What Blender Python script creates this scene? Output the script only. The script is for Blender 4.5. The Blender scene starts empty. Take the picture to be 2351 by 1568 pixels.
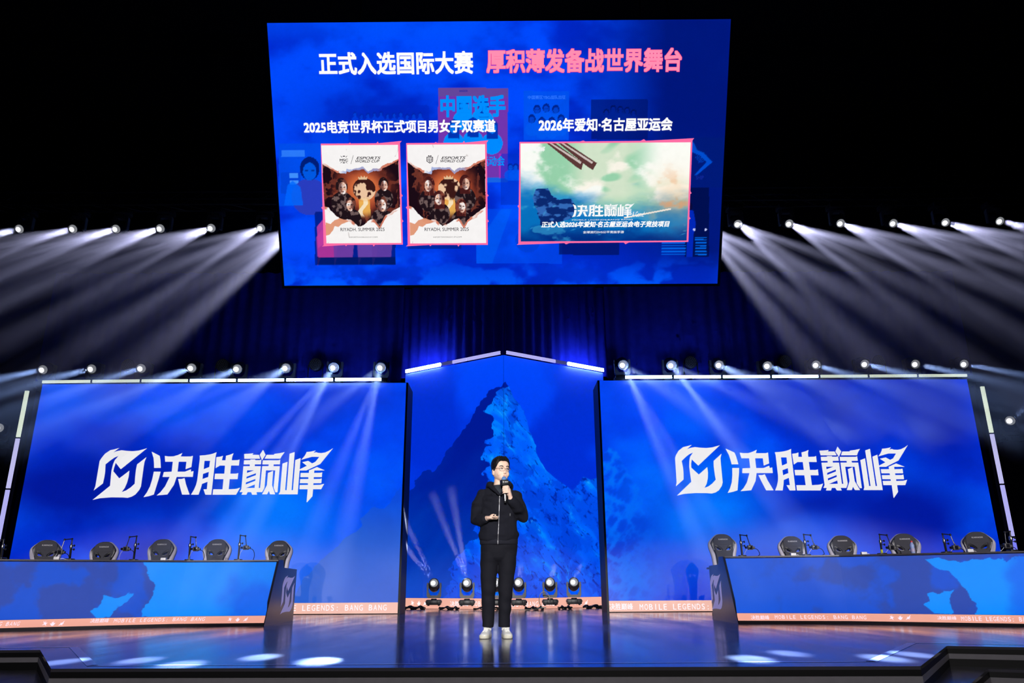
import bpy, bmesh, math, random
import numpy as np
from mathutils import Vector, Matrix, Quaternion
from mathutils.geometry import tessellate_polygon
from mathutils.bvhtree import BVHTree

# ------------------------------------------------------------------ camera, world, exposure
SC = bpy.context.scene
COL = bpy.context.collection
F = 1732.0; CX, CY = 1175.5, 784.0                       # focal length and centre in pixels of the 2351 x 1568 frame
PITCH, YAW, ROLL, EYE = math.radians(17.8), math.radians(.61), math.radians(.38), .511
_f = Vector((math.sin(YAW)*math.cos(PITCH), math.cos(YAW)*math.cos(PITCH), math.sin(PITCH)))
_r0 = Vector((math.cos(YAW), -math.sin(YAW), 0)); _u0 = _r0.cross(_f)
_r = _r0*math.cos(ROLL) - _u0*math.sin(ROLL); _u = _u0*math.cos(ROLL) + _r0*math.sin(ROLL)
CAMP = Vector((0, 0, EYE))
cam = bpy.data.cameras.new('camera'); cam.sensor_width = 36; cam.lens = F/2351*36
cam.clip_start = .05; cam.clip_end = 200
cam_ob = bpy.data.objects.new('camera', cam); COL.objects.link(cam_ob)
cam_ob.matrix_world = Matrix(((_r.x, _u.x, -_f.x, 0), (_r.y, _u.y, -_f.y, 0), (_r.z, _u.z, -_f.z, EYE), (0, 0, 0, 1)))
SC.camera = cam_ob
W = bpy.data.worlds.new('dark_hall'); SC.world = W; W.use_nodes = True
W.node_tree.nodes['Background'].inputs[0].default_value = (0.0, 0.0, 0.004, 1)
W.node_tree.nodes['Background'].inputs[1].default_value = .2
vs = SC.view_settings; vs.view_transform = 'Standard'; vs.look = 'None'; vs.exposure = 0; vs.gamma = 1; vs.use_curve_mapping = False
cy = SC.cycles
cy.use_denoising = True; cy.max_bounces = 5; cy.diffuse_bounces = 2; cy.glossy_bounces = 3; cy.transmission_bounces = 3
cy.volume_bounces = 0; cy.transparent_max_bounces = 24; cy.use_light_tree = True; cy.sample_clamp_indirect = 6
cy.use_adaptive_sampling = True; cy.adaptive_threshold = .08; cy.adaptive_min_samples = 12
cy.caustics_reflective = False; cy.caustics_refractive = False

def ray(px, py):                                         # direction in the place of a pixel measured on the photograph
    return (_f*F + _r*(px-CX) - _u*(py-CY)).normalized()
def atY(px, py, y):
    d = ray(px, py); return CAMP + d*(y/d.y)
def atZ(px, py, z=0):
    d = ray(px, py); return CAMP + d*((z-EYE)/d.z)
def atP(px, py, o, n):
    d = ray(px, py); return CAMP + d*((o-CAMP).dot(n)/d.dot(n))

# front-of-house wash lights (high on the audience side) and the key on the speaker
def spot(name, loc, target, energy, deg, blend=.5, size=.1, color=(1, 1, 1), parent=None):
    l = bpy.data.lights.new(name, 'SPOT'); l.energy = energy; l.spot_size = math.radians(deg); l.spot_blend = blend
    l.shadow_soft_size = size; l.color = color
    o = bpy.data.objects.new(name, l); COL.objects.link(o)
    o.location = loc; o.rotation_euler = (Vector(target)-Vector(loc)).to_track_quat('-Z', 'Y').to_euler()
    if parent: o.parent = parent; o.matrix_parent_inverse = parent.matrix_world.inverted()
    return o
for sx in (-1, 1):
    for x0, x1, e, dg in ((5.4, 5.9, 10500, 19), (2.6, 3.1, 5200, 14)):
        o = spot('house_wash_light', (sx*x0, -8, 4.9), (sx*x1, 12.5, .62), e, dg, .7, .12, (1, .95, .97)); o.scale = (1, .42, 1)
spot('key_light', (-1.2, -7.5, 4.6), (-.05, 8.0, 1.15), 10500, 11, .6, .15, (1, .97, .94))
spot('key_light', (2.2, -7.5, 4.8), (0.0, 8.0, 1.1), 5000, 11, .6, .15, (1, .96, .94))
o = spot('added_front_fill', (0, -9, 6.5), (0, 5.2, -.3), 1600, 62, .8, .4, (1, .96, .95)); o.scale = (1, .36, 1)  # unseen fill, added to lift the grey strip on the stage front

# ------------------------------------------------------------------ helpers
random.seed(7); RNG = np.random.default_rng(7)
def lin(c):
    c = np.asarray(c, float)/255.0
    return np.where(c <= .04045, c/12.92, ((c+.055)/1.055)**2.4)
def L3(r, g, b): return tuple(float(v) for v in lin((r, g, b)))

_M = {}
def pm(name, rgb, rough=.5, metal=0, var=.12, scale=18, bump=0, spec=.5, emit=None, strength=0, sampling=None):
    """procedural surface: two close tones mixed by noise, optional bump and emission"""
    if name in _M: return _M[name]
    m = bpy.data.materials.new(name); m.use_nodes = True; nt = m.node_tree
    b = nt.nodes['Principled BSDF']
    tc = nt.nodes.new('ShaderNodeTexCoord'); nz = nt.nodes.new('ShaderNodeTexNoise')
    nz.inputs['Scale'].default_value = scale; nz.inputs['Detail'].default_value = 4
    nt.links.new(tc.outputs['Object'], nz.inputs['Vector'])
    mx = nt.nodes.new('ShaderNodeMix'); mx.data_type = 'RGBA'
    mx.inputs[6].default_value = tuple(max(0, c*(1-var)) for c in rgb)+(1,)
    mx.inputs[7].default_value = tuple(min(1, c*(1+var)) for c in rgb)+(1,)
    nt.links.new(nz.outputs['Fac'], mx.inputs[0]); nt.links.new(mx.outputs[2], b.inputs['Base Color'])
    b.inputs['Roughness'].default_value = rough; b.inputs['Metallic'].default_value = metal
    b.inputs['Specular IOR Level'].default_value = spec
    if bump:
        bp = nt.nodes.new('ShaderNodeBump'); bp.inputs['Strength'].default_value = bump; bp.inputs['Distance'].default_value = .01
        nt.links.new(nz.outputs['Fac'], bp.inputs['Height']); nt.links.new(bp.outputs[0], b.inputs['Normal'])
    if emit:
        b.inputs['Emission Color'].default_value = tuple(emit)+(1,); b.inputs['Emission Strength'].default_value = strength
    if sampling: m.cycles.emission_sampling = sampling
    _M[name] = m; return m

def led_mat(name, strength=1, base=.08, rough=.6, grain=.06):
    """LED panel: shows the colours of its 'picture' attribute, with the fine unevenness of the diodes"""
    if name in _M: return _M[name]
    m = bpy.data.materials.new(name); m.use_nodes = True; nt = m.node_tree; b = nt.nodes['Principled BSDF']
    at = nt.nodes.new('ShaderNodeAttribute'); at.attribute_name = 'picture'
    tc = nt.nodes.new('ShaderNodeTexCoord'); nz = nt.nodes.new('ShaderNodeTexNoise'); nz.inputs['Scale'].default_value = 9
    nz.inputs['Detail'].default_value = 6
    nt.links.new(tc.outputs['Object'], nz.inputs['Vector'])
    mr = nt.nodes.new('ShaderNodeMapRange'); mr.inputs[3].default_value = strength*(1-grain); mr.inputs[4].default_value = strength*(1+grain)
    nt.links.new(nz.outputs['Fac'], mr.inputs[0])
    nt.links.new(at.outputs['Color'], b.inputs['Emission Color']); nt.links.new(mr.outputs[0], b.inputs['Emission Strength'])
    b.inputs['Base Color'].default_value = (base, base, base*1.05, 1); b.inputs['Roughness'].default_value = rough
    b.inputs['Specular IOR Level'].default_value = .15
    m.cycles.emission_sampling = 'NONE'
    _M[name] = m; return m
def ink(name, rgb255, strength=1.0):
    m = pm(name, (.05, .05, .05), .6, var=.1, spec=.1, emit=L3(*rgb255), strength=strength, sampling='NONE'); return m

class MB:
    def __init__(s): s.v = []; s.f = []; s.mi = []
    def add(s, vs, fs, mi=0):
        o = len(s.v); s.v += [Vector(p) for p in vs]; s.f += [tuple(i+o for i in f) for f in fs]; s.mi += [mi]*len(fs); return s
    def box(s, c, d, rot=None, bev=0, mi=0, seg=2):
        bm = bmesh.new(); bmesh.ops.create_cube(bm, size=1)
        for v in bm.verts: v.co = Vector((v.co.x*d[0], v.co.y*d[1], v.co.z*d[2]))
        if bev: bmesh.ops.bevel(bm, geom=bm.edges[:], offset=bev, segments=seg, profile=.5, affect='EDGES')
        M = rot.to_matrix() if rot else Matrix.Identity(3)
        bm.verts.index_update()
        s.add([M@v.co+Vector(c) for v in bm.verts], [[v.index for v in f.verts] for f in bm.faces], mi); bm.free(); return s
    def tube(s, pts, rad, n=10, mi=0, squash=None, cap=True):
        pts = [Vector(p) for p in pts]; k = len(pts)
        if not hasattr(rad, '__len__'): rad = [rad]*k
        t0 = (pts[1]-pts[0]).normalized(); up = Vector((0, 0, 1)) if abs(t0.z) < .9 else Vector((0, 1, 0))
        a = t0.cross(up).normalized(); vs = []; prev = t0
        for i, p in enumerate(pts):
            t = (pts[min(i+1, k-1)]-pts[max(i-1, 0)]).normalized()
            a = prev.rotation_difference(t)@a; prev = t; b = t.cross(a)
            r = rad[i]; ra, rb = r if hasattr(r, '__len__') else (r, r)
            for j in range(n):
                an = 2*math.pi*j/n; vs.append(p+a*(ra*math.cos(an))+b*(rb*math.sin(an)))
        fs = [(i*n+j, i*n+(j+1) % n, (i+1)*n+(j+1) % n, (i+1)*n+j) for i in range(k-1) for j in range(n)]
        if cap:
            vs += [pts[0], pts[-1]]; c0, c1 = len(vs)-2, len(vs)-1
            fs += [(c0, (j+1) % n, j) for j in range(n)] + [(c1, (k-1)*n+j, (k-1)*n+(j+1) % n) for j in range(n)]
        return s.add(vs, fs, mi)
    def limb(s, pts, rad, n=14, mi=0):                    # tube with ball ends
        s.tube(pts, rad, n, mi)
        for p, r in ((pts[0], rad[0]), (pts[-1], rad[-1])):
            s.ell(p, (r, r, r) if not hasattr(r, '__len__') else (r[0], r[0], r[1]), mi=mi, n=12)
        return s
    def ell(s, c, r, rot=None, n=20, mi=0):
        M = rot.to_matrix() if rot else Matrix.Identity(3); m = max(6, n//2); vs = [Vector((0, 0, -1))]
        for i in range(1, m):
            ph = -math.pi/2+math.pi*i/m
            vs += [Vector((math.cos(ph)*math.cos(2*math.pi*j/n), math.cos(ph)*math.sin(2*math.pi*j/n), math.sin(ph))) for j in range(n)]
        vs.append(Vector((0, 0, 1)))
        fs = [(0, 1+(j+1) % n, 1+j) for j in range(n)]
        fs += [(1+i*n+j, 1+i*n+(j+1) % n, 1+(i+1)*n+(j+1) % n, 1+(i+1)*n+j) for i in range(m-2) for j in range(n)]
        e = len(vs)-1; fs += [(e, 1+(m-2)*n+j, 1+(m-2)*n+(j+1) % n) for j in range(n)]
        return s.add([M@Vector((p.x*r[0], p.y*r[1], p.z*r[2]))+Vector(c) for p in vs], fs, mi)
    def lathe(s, prof, c=(0, 0, 0), rot=None, n=24, mi=0):   # prof: (radius, height) from bottom to top
        M = rot.to_matrix() if rot else Matrix.Identity(3); vs = []
        for r, z in prof: vs += [Vector((r*math.cos(2*math.pi*j/n), r*math.sin(2*math.pi*j/n), z)) for j in range(n)]
        k = len(prof); fs = [(i*n+j, i*n+(j+1) % n, (i+1)*n+(j+1) % n, (i+1)*n+j) for i in range(k-1) for j in range(n)]
        if prof[0][0] > 1e-4: fs.append(tuple(range(n-1, -1, -1)))
        if prof[-1][0] > 1e-4: fs.append(tuple((k-1)*n+j for j in range(n)))
        return s.add([M@v+Vector(c) for v in vs], fs, mi)
    def loft(s, rings, n=28, mi=0):                       # rings: (cx, cy, z, rx, ry_front, ry_back)
        vs = []
        for cx, cyy, z, rx, rf, rb in rings:
            for j in range(n):
                a = 2*math.pi*j/n; sy = math.sin(a); vs.append(Vector((cx+rx*math.cos(a), cyy+(rb if sy > 0 else rf)*sy, z)))
        k = len(rings); fs = [(i*n+j, i*n+(j+1) % n, (i+1)*n+(j+1) % n, (i+1)*n+j) for i in range(k-1) for j in range(n)]
        fs += [tuple(range(n-1, -1, -1)), tuple((k-1)*n+j for j in range(n))]
        return s.add(vs, fs, mi)
    def prism(s, poly, o, ax, ay, h, mi=0):               # 2D polygon extruded by vector h
        o, ax, ay, h = Vector(o), Vector(ax), Vector(ay), Vector(h)
        P = [o+ax*a+ay*b for a, b in poly]; n = len(P)
        tr = tessellate_polygon([[Vector((a, b, 0)) for a, b in poly]])
        fs = []
        for t in tr:
            a, b, c = (Vector(poly[i]+(0,)) if len(poly[i]) == 2 else Vector(poly[i]) for i in t)
            t = t if (b-a).cross(c-a).z > 0 else (t[0], t[2], t[1]); fs.append(t)
        flip = ax.cross(ay).dot(h) < 0
        fr = [tuple(n+i for i in t) for t in fs]; bk = [(t[0], t[2], t[1]) for t in fs]
        ar = sum(poly[i][0]*poly[(i+1) % n][1]-poly[(i+1) % n][0]*poly[i][1] for i in range(n))
        sd = [(i, (i+1) % n, n+(i+1) % n, n+i) if ar > 0 else ((i+1) % n, i, n+i, n+(i+1) % n) for i in range(n)]
        al = fr+bk+sd
        if flip: al = [tuple(reversed(t)) for t in al]
        return s.add(P+[p+h for p in P], al, mi)
    def mesh(s, name, mats, smooth=35):
        me = bpy.data.meshes.new(name); me.from_pydata([tuple(v) for v in s.v], [], s.f)
        for m in (mats if isinstance(mats, (list, tuple)) else [mats]): me.materials.append(m)
        if len(set(s.mi)) > 1: me.polygons.foreach_set('material_index', s.mi)
        if smooth:
            me.polygons.foreach_set('use_smooth', [True]*len(me.polygons))
            me.set_sharp_from_angle(angle=math.radians(smooth))
        me.update(); return me
    def build(s, name, mats, parent=None, smooth=35, loc=None, rot=None):
        return obj(name, s.mesh(name, mats, smooth), parent, loc, rot)

def obj(name, me, parent=None, loc=None, rot=None):
    o = bpy.data.objects.new(name, me); COL.objects.link(o)
    if loc is not None: o.location = loc
    if rot is not None: o.rotation_mode = 'QUATERNION'; o.rotation_quaternion = rot
    if parent is not None: o.parent = parent
    return o
def tag(o, label=None, cat=None, group=None, kind=None):
    if label: o['label'] = label
    if cat: o['category'] = cat
    if group: o['group'] = group
    if kind: o['kind'] = kind
    return o
def thing(name, label, cat, loc=(0, 0, 0), rz=0, group=None, kind=None):
    o = bpy.data.objects.new(name, None); COL.objects.link(o); o.empty_display_size = .1
    o.location = loc; o.rotation_euler = (0, 0, rz); return tag(o, label, cat, group, kind)
def copy_tree(o, parent=None):
    c = o.copy(); COL.objects.link(c)
    if parent is not None: c.parent = parent
    for ch in list(o.children): copy_tree(ch, c)
    return c
def part(name, mb, mats, parent, smooth=35): return mb.build(name, mats, parent, smooth)
def wpart(name, mb, mats, parent, smooth=35):            # geometry given in world coordinates, parented to an unrotated Empty
    for v in mb.v: v -= parent.location
    return mb.build(name, mats, parent, smooth)

def apply_mods(o):
    dg = bpy.context.evaluated_depsgraph_get(); me = bpy.data.meshes.new_from_object(o.evaluated_get(dg))
    old = o.data; o.modifiers.clear(); o.data = me
    if old.users == 0: bpy.data.meshes.remove(old)
def fused(name, mb, mat, parent, voxel=.006, smooth=3, wrinkle=0, wscale=9, stretch=(1, 1, 1), seed=0):
    """one continuous surface grown over the overlapping forms in mb"""
    o = mb.build(name, mat, parent, 0)
    r = o.modifiers.new('r', 'REMESH'); r.mode = 'VOXEL'; r.voxel_size = voxel
    if smooth: q = o.modifiers.new('s', 'SMOOTH'); q.factor = .5; q.iterations = smooth
    bpy.context.view_layer.update(); apply_mods(o); me = o.data
    if wrinkle:
        n = len(me.vertices); co = np.empty(n*3); me.vertices.foreach_get('co', co); co = co.reshape(-1, 3)
        nr = np.empty(n*3); me.vertices.foreach_get('normal', nr); nr = nr.reshape(-1, 3)
        h = noise3(co*np.array(stretch)*wscale, seed)
        me.vertices.foreach_set('co', (co+nr*(h*wrinkle)[:, None]).ravel())
    me.polygons.foreach_set('use_smooth', [True]*len(me.polygons)); me.update()
    if not me.materials: me.materials.append(mat)
    return o

# value noise in numpy, for painted LED pictures and cloth folds
_T = RNG.random((64, 64)); _T3 = RNG.random((32, 32, 32))
def vnoise(x, y):
    xi, yi = np.floor(x).astype(int), np.floor(y).astype(int); fx, fy = x-xi, y-yi
    fx, fy = fx*fx*(3-2*fx), fy*fy*(3-2*fy); g = lambda a, b: _T[a % 64, b % 64]
    return (g(xi, yi)*(1-fx)+g(xi+1, yi)*fx)*(1-fy)+(g(xi, yi+1)*(1-fx)+g(xi+1, yi+1)*fx)*fy
def fbm(x, y, o=5, g=.5):
    s = 0; a = 1; t = 0
    for k in range(o): s = s+a*vnoise(x*2**k+17.3*k, y*2**k+5.1*k); t += a; a *= g
    return s/t
def ridged(x, y, o=5):
    s = 0; a = 1; t = 0
    for k in range(o): s = s+a*(1-np.abs(2*vnoise(x*2**k+9.7*k, y*2**k+3.3*k)-1)); t += a; a *= .55
    return s/t
def noise3(p, seed=0):
    p = p+seed*7.3; i = np.floor(p).astype(int); f = p-i; f = f*f*(3-2*f); s = 0
    for dx in (0, 1):
        for dy in (0, 1):
            for dz in (0, 1):
                w = (f[:, 0] if dx else 1-f[:, 0])*(f[:, 1] if dy else 1-f[:, 1])*(f[:, 2] if dz else 1-f[:, 2])
                s = s+w*_T3[(i[:, 0]+dx) % 32, (i[:, 1]+dy) % 32, (i[:, 2]+dz) % 32]
    return s*2-1
def inpoly(poly, X, Y):
    r = np.zeros(X.shape, bool); n = len(poly)
    for i in range(n):
        x1, y1 = poly[i]; x2, y2 = poly[(i+1) % n]
        if y1 == y2: continue
        r ^= ((Y < max(y1, y2)) & (Y >= min(y1, y2))) & (X < (x2-x1)*(Y-y1)/(y2-y1)+x1)
    return r
def soft(poly, X, Y, d=.9): return sum(inpoly(poly, X+dx*d, Y+dy*d).astype(float) for dx, dy in ((-.5, -.2), (.2, -.5), (.5, .2), (-.2, .5)))/4
def sm(a, b, x): t = np.clip((x-a)/(b-a), 0, 1); return t*t*(3-2*t)
def mixc(c, d, w): return c*(1-w[..., None])+np.asarray(d, float)*w[..., None]
def blob(X, Y, cx, cy_, rx, ry): return np.exp(-((X-cx)/rx)**2-((Y-cy_)/ry)**2)

class Plane:
    """a flat screen: origin at its lower left corner, ux and uz along its width and height"""
    def __init__(s, o, ux, uz): s.o = Vector(o); s.ux = Vector(ux).normalized(); s.uz = Vector(uz).normalized(); s.n = s.ux.cross(s.uz)
    def st(s, px, py): p = atP(px, py, s.o, s.n)-s.o; return p.dot(s.ux), p.dot(s.uz)
    def at(s, a, b, off=0): return s.o+s.ux*a+s.uz*b+s.n*off
    def photo(s, A, B):                                  # where the points (a, b) of the screen lie in the photograph, to place its contents
        P = [np.array(s.o)[k]+A*s.ux[k]+B*s.uz[k]-CAMP[k] for k in range(3)]
        dz = P[0]*_f.x+P[1]*_f.y+P[2]*_f.z
        return CX+F*(P[0]*_r.x+P[1]*_r.y+P[2]*_r.z)/dz, CY-F*(P[0]*_u.x+P[1]*_u.y+P[2]*_u.z)/dz

def picture(name, pl, a0, a1, b0, b1, nx, ny, fn, mat, parent, off=0, warp=None):
    """a fine grid on the screen plane that carries the shown picture as a colour attribute; fn(A, B) gives 0-255 colours"""
    A, B = np.meshgrid(np.linspace(a0, a1, nx+1), np.linspace(b0, b1, ny+1))
    if warp: A = warp(A, B)
    rgb = np.clip(fn(A, B), 0, 255).reshape(-1, 3)
    o = np.array(pl.at(0, 0, off))-np.array(parent.location)
    co = o+A.reshape(-1, 1)*np.array(pl.ux)+B.reshape(-1, 1)*np.array(pl.uz)
    i = np.arange(nx*ny); q = (i//nx)*(nx+1)+i % nx
    fs = np.stack([q, q+1, q+nx+2, q+nx+1], 1)
    me = bpy.data.meshes.new(name); me.vertices.add(len(co)); me.vertices.foreach_set('co', co.ravel())
    me.loops.add(len(fs)*4); me.loops.foreach_set('vertex_index', fs.ravel())
    me.polygons.add(len(fs)); me.polygons.foreach_set('loop_start', np.arange(len(fs))*4)
    me.update(calc_edges=True)
    ca = me.color_attributes.new('picture', 'FLOAT_COLOR', 'POINT')
    ca.data.foreach_set('color', np.concatenate([lin(rgb), np.ones((len(rgb), 1))], 1).ravel())
    me.materials.append(mat); return obj(name, me, parent)

# lettering: glyph outlines filled as flat meshes
_TX = {}
def glyphs(body, bold=0, shear=0):
    key = (body, bold, shear)
    if key in _TX: return _TX[key]
    c = bpy.data.curves.new('glyphs', 'FONT'); c.body = body; c.size = 1; c.resolution_u = 3; c.shear = shear
    o = bpy.data.objects.new('glyphs', c); COL.objects.link(o); bpy.context.view_layer.update()
    me = bpy.data.meshes.new_from_object(o.evaluated_get(bpy.context.evaluated_depsgraph_get()))
    v = np.empty(len(me.vertices)*3); me.vertices.foreach_get('co', v); v = v.reshape(-1, 3)[:, :2]
    f = [tuple(p.vertices) for p in me.polygons]
    bpy.data.objects.remove(o); bpy.data.curves.remove(c); bpy.data.meshes.remove(me)
    if bold:
        V = [v]; Fs = list(f); n = len(v)
        for k, (dx, dy) in enumerate(((1, 1), (-1, 1), (1, -1), (-1, -1), (1, 0), (-1, 0), (0, 1), (0, -1))):
            V.append(v+np.array([dx, dy])*bold); Fs += [tuple(i+n*(k+1) for i in t) for t in f]
        v = np.concatenate(V); f = Fs
    _TX[key] = (v, f); return v, f
def up(f, P):                                            # wind a flat face so that it faces the audience
    return f
def text_part(name, body, pl, box, mat, parent, bold=.0, shear=0, off=.006, mono=False, rot=0):
    """lettering filling the box (a0, b0, a1, b1) of a screen plane"""
    a0, b0, a1, b1 = box; mb = MB()
    def put(v, f, lo, hi, box):
        s = np.array([(box[2]-box[0])/max(hi[0]-lo[0], 1e-6), (box[3]-box[1])/max(hi[1]-lo[1], 1e-6)])
        q = (v-lo)*s+np.array(box[:2])
        mb.add([pl.at(a, b, off)-parent.location for a, b in q], f)
    if mono:
        n = len(body); ref, _ = glyphs('H', bold, 0); h0, h1 = ref[:, 1].min(), ref[:, 1].max(); w = (a1-a0)/n
        for i, ch in enumerate(body):
            if ch == ' ': continue
            v, f = glyphs(ch, bold, 0); gw = min(v[:, 0].max()-v[:, 0].min(), .62); c = a0+(i+.5)*w; k = (b1-b0)/(h1-h0)
            hw = min(gw*k, w*.74)/2
            put(v, f, v.min(0), v.max(0), (c-hw, b0+(v[:, 1].min()-h0)*k, c+hw, b0+(v[:, 1].max()-h0)*k))
        if shear:
            for v in mb.v:
                p = v+parent.location-pl.o; t = p.dot(pl.uz)-b0; v += pl.ux*(t*shear)
    else:
        v, f = glyphs(body, bold, shear); put(v, f, v.min(0), v.max(0), box)
    return mb.build(name, mat, parent, 0)
def pxbox(pl, x0, y0, x1, y1):
    xm, ym = (x0+x1)/2, (y0+y1)/2
    return pl.st(x0, ym)[0], pl.st(xm, y1)[1], pl.st(x1, ym)[0], pl.st(xm, y0)[1]
def shape_part(name, polys, pl, mat, parent, off=.006):
    """flat shapes; polys: list of [outer, hole, ...] in plane coordinates"""
    mb = MB()
    for loops in polys:
        flat = [p for l in loops for p in l]
        tr = tessellate_polygon([[Vector((a, b, 0)) for a, b in l] for l in loops])
        fs = []
        for t in tr:
            (x1, y1), (x2, y2), (x3, y3) = (flat[i] for i in t)
            fs.append(t if (x2-x1)*(y3-y1)-(x3-x1)*(y2-y1) > 0 else (t[0], t[2], t[1]))
        mb.add([pl.at(a, b, off)-parent.location for a, b in flat], fs)
    return mb.build(name, mat, parent, 0)

# ------------------------------------------------------------------ the setting
BLACK = pm('black_paint', (.006, .006, .008), .55)
MATTE = pm('black_velvet', (.012, .012, .02), .95, var=.3, scale=3, spec=.1)
HALL = pm('dark_hall_paint', (.004, .004, .006), .95, spec=.05)
DECK = pm('glossy_deck_vinyl', (.11, .105, .135), .16, var=.15, scale=2.5, spec=.85)
nt = DECK.node_tree; b = nt.nodes['Principled BSDF']     # scuffs: roughness and tiny unevenness that vary over the vinyl
tc = nt.nodes.new('ShaderNodeTexCoord'); mp = nt.nodes.new('ShaderNodeMapping'); mp.inputs['Scale'].default_value = (1.1, .22, 1)
n1 = nt.nodes.new('ShaderNodeTexNoise'); n1.inputs['Scale'].default_value = 2.2; n1.inputs['Detail'].default_value = 6
nt.links.new(tc.outputs['Object'], mp.inputs[0]); nt.links.new(mp.outputs[0], n1.inputs['Vector'])
mr = nt.nodes.new('ShaderNodeMapRange'); mr.inputs[1].default_value = .3; mr.inputs[2].default_value = .7
mr.inputs[3].default_value = .10; mr.inputs[4].default_value = .22
nt.links.new(n1.outputs['Fac'], mr.inputs[0]); nt.links.new(mr.outputs[0], b.inputs['Roughness'])
bp = nt.nodes.new('ShaderNodeBump'); bp.inputs['Strength'].default_value = .05; bp.inputs['Distance'].default_value = .02
nt.links.new(n1.outputs['Fac'], bp.inputs['Height']); nt.links.new(bp.outputs[0], b.inputs['Normal'])
GREYSTRIP = pm('grey_step_nosing', (.40, .38, .43), .5)

def struct(name, mb, mats, label=None, smooth=0):
    return tag(mb.build(name, mats, None, smooth), label, None, None, 'structure')
struct('floor', MB().box((0, 4, -1.05), (34, 34, .1)), HALL)
struct('wall_back', MB().box((0, 19.6, 6), (34, .2, 14.2)), MATTE)
struct('wall_left', MB().box((-17, 4, 6), (.2, 34, 14.2)), HALL)
struct('wall_right', MB().box((17, 4, 6), (.2, 34, 14.2)), HALL)
struct('ceiling', MB().box((0, 4, 13.1), (34, 34, .2)), HALL)
EDGE = [(-14, 6.98), (-3.96, 6.95), (-2.975, 5.385), (2.615, 5.13), (3.64, 6.66), (4.16, 6.47), (9, 4.72)]
deck = EDGE+[(14, 4.72), (14, 19.3), (-14, 19.3)]
struct('stage_floor', MB().prism(deck, (0, 0, -.02), (1, 0, 0), (0, 1, 0), (0, 0, .02)), DECK)
struct('stage_platform', MB().prism([(x, y) for x, y in deck], (0, 0, -1), (1, 0, 0), (0, 1, 0), (0, 0, .98)), BLACK)
R1 = [(2.615, 5.13), (3.64, 6.66), (4.16, 6.47), (9, 4.72), (9, 4.35), (4.1, 6.32), (3.82, 6.44), (3.2, 5.62), (2.95, 5.0)]
R2 = [(2.95, 5.0), (3.2, 5.62), (3.82, 6.44), (4.1, 6.32), (9, 4.35), (9, 3.8), (4.2, 5.7), (3.5, 4.9)]
L1 = [(-2.975, 5.385), (-3.96, 6.95), (-14, 6.98), (-14, 6.2), (-4.15, 6.2), (-3.4, 5.3)]
def edge_strip(pts, z0, z1, out=.004):
    mb = MB()
    for (x1, y1), (x2, y2) in zip(pts, pts[1:]):
        d = Vector((x2-x1, y2-y1, 0)).normalized(); n = Vector((d.y, -d.x, 0))
        p, q = Vector((x1, y1, 0))-d*.002+n*out, Vector((x2, y2, 0))+d*.002+n*out
        k = n*-.012
        mb.add([p+Vector((0, 0, z0)), q+Vector((0, 0, z0)), q+Vector((0, 0, z1)), p+Vector((0, 0, z1)),
                p+k+Vector((0, 0, z0)), q+k+Vector((0, 0, z0)), q+k+Vector((0, 0, z1)), p+k+Vector((0, 0, z1))],
               [(0, 1, 2, 3), (5, 4, 7, 6), (3, 2, 6, 7), (1, 0, 4, 5), (0, 3, 7, 4), (2, 1, 5, 6)])
    return mb
struct('trim_1', edge_strip(EDGE, -.097, -.058), GREYSTRIP)
for nm, P, z in (('stage_step_1', R1, -.155), ('stage_step_2', R2, -.31), ('stage_step_3', L1, -.158)):
    mb = MB().prism(P, (0, 0, z-.02), (1, 0, 0), (0, 1, 0), (0, 0, .02), mi=0); mb.prism(P, (0, 0, -1), (1, 0, 0), (0, 1, 0), (0, 0, .98+z), mi=1)
    struct(nm, mb, [DECK, BLACK])
struct('trim_2', edge_strip([(3.2, 5.62), (3.82, 6.44), (4.1, 6.32), (9, 4.35)], -.26, -.215), GREYSTRIP)
# pale edge tape that runs round the front of the deck
TAPE = pm('pale_edge_tape', (.55, .6, .85), .13)
def tape(pts, w):
    mb = MB()
    for (x1, y1), (x2, y2) in zip(pts, pts[1:]):
        d = Vector((x2-x1, y2-y1, 0)).normalized(); n = Vector((-d.y, d.x, 0))*w
        mb.add([(x1, y1, .0015), (x2, y2, .0015), (x2+n.x, y2+n.y, .0015), (x1+n.x, y1+n.y, .0015)], [(0, 1, 2, 3)])
    return mb
struct('trim_3', tape([(-10, 7.17), (-3.85, 7.2), (-2.82, 5.53), (2.47, 5.41), (3.55, 6.97), (4.3, 6.69), (9, 5.0)], .07), TAPE)

# blue drapes added close behind the screens to give the tubes a glow
FOLD = pm('blue_glow_cloth', (.016, .022, .38), .9, var=.3, scale=6, spec=.1)
def drape(name, label, pts, z0, z1):
    vs = []; fs = []; k = 0
    for (x1, y1), (x2, y2) in zip(pts, pts[1:]):
        n = int(math.hypot(x2-x1, y2-y1)/.06); nx, ny = -(y2-y1), x2-x1; l = math.hypot(nx, ny)
        for i in range(n+1):
            t = i/n; w = .035*math.sin(i*1.35)+.015*math.sin(i*.47); X, Y = x1+(x2-x1)*t+nx/l*w, y1+(y2-y1)*t+ny/l*w
            vs += [(X, Y, z0), (X, Y, z1), (X, Y+.012, z0), (X, Y+.012, z1)]
            if i:
                a = (k-1)*4; c = k*4; fs += [(a, c, c+1, a+1), (c+2, a+2, a+3, c+3), (a+1, c+1, c+3, a+3)]
            k += 1
    mb = MB().add(vs, fs); return tag(mb.build(name, FOLD, None, 60), label, 'drape', 'added glow drapes behind the screens', 'structure')
drape('wall_glow_drape_left', 'added blue pleated drape catching tube glow behind the left stage screen', [(-9.9, 15.5), (-2.2, 15.5)], 0, 7.1)
drape('wall_glow_drape_right', 'added blue pleated drape catching tube glow behind the right stage screen', [(2.2, 15.5), (10.0, 15.5)], 0, 7.1)
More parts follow.
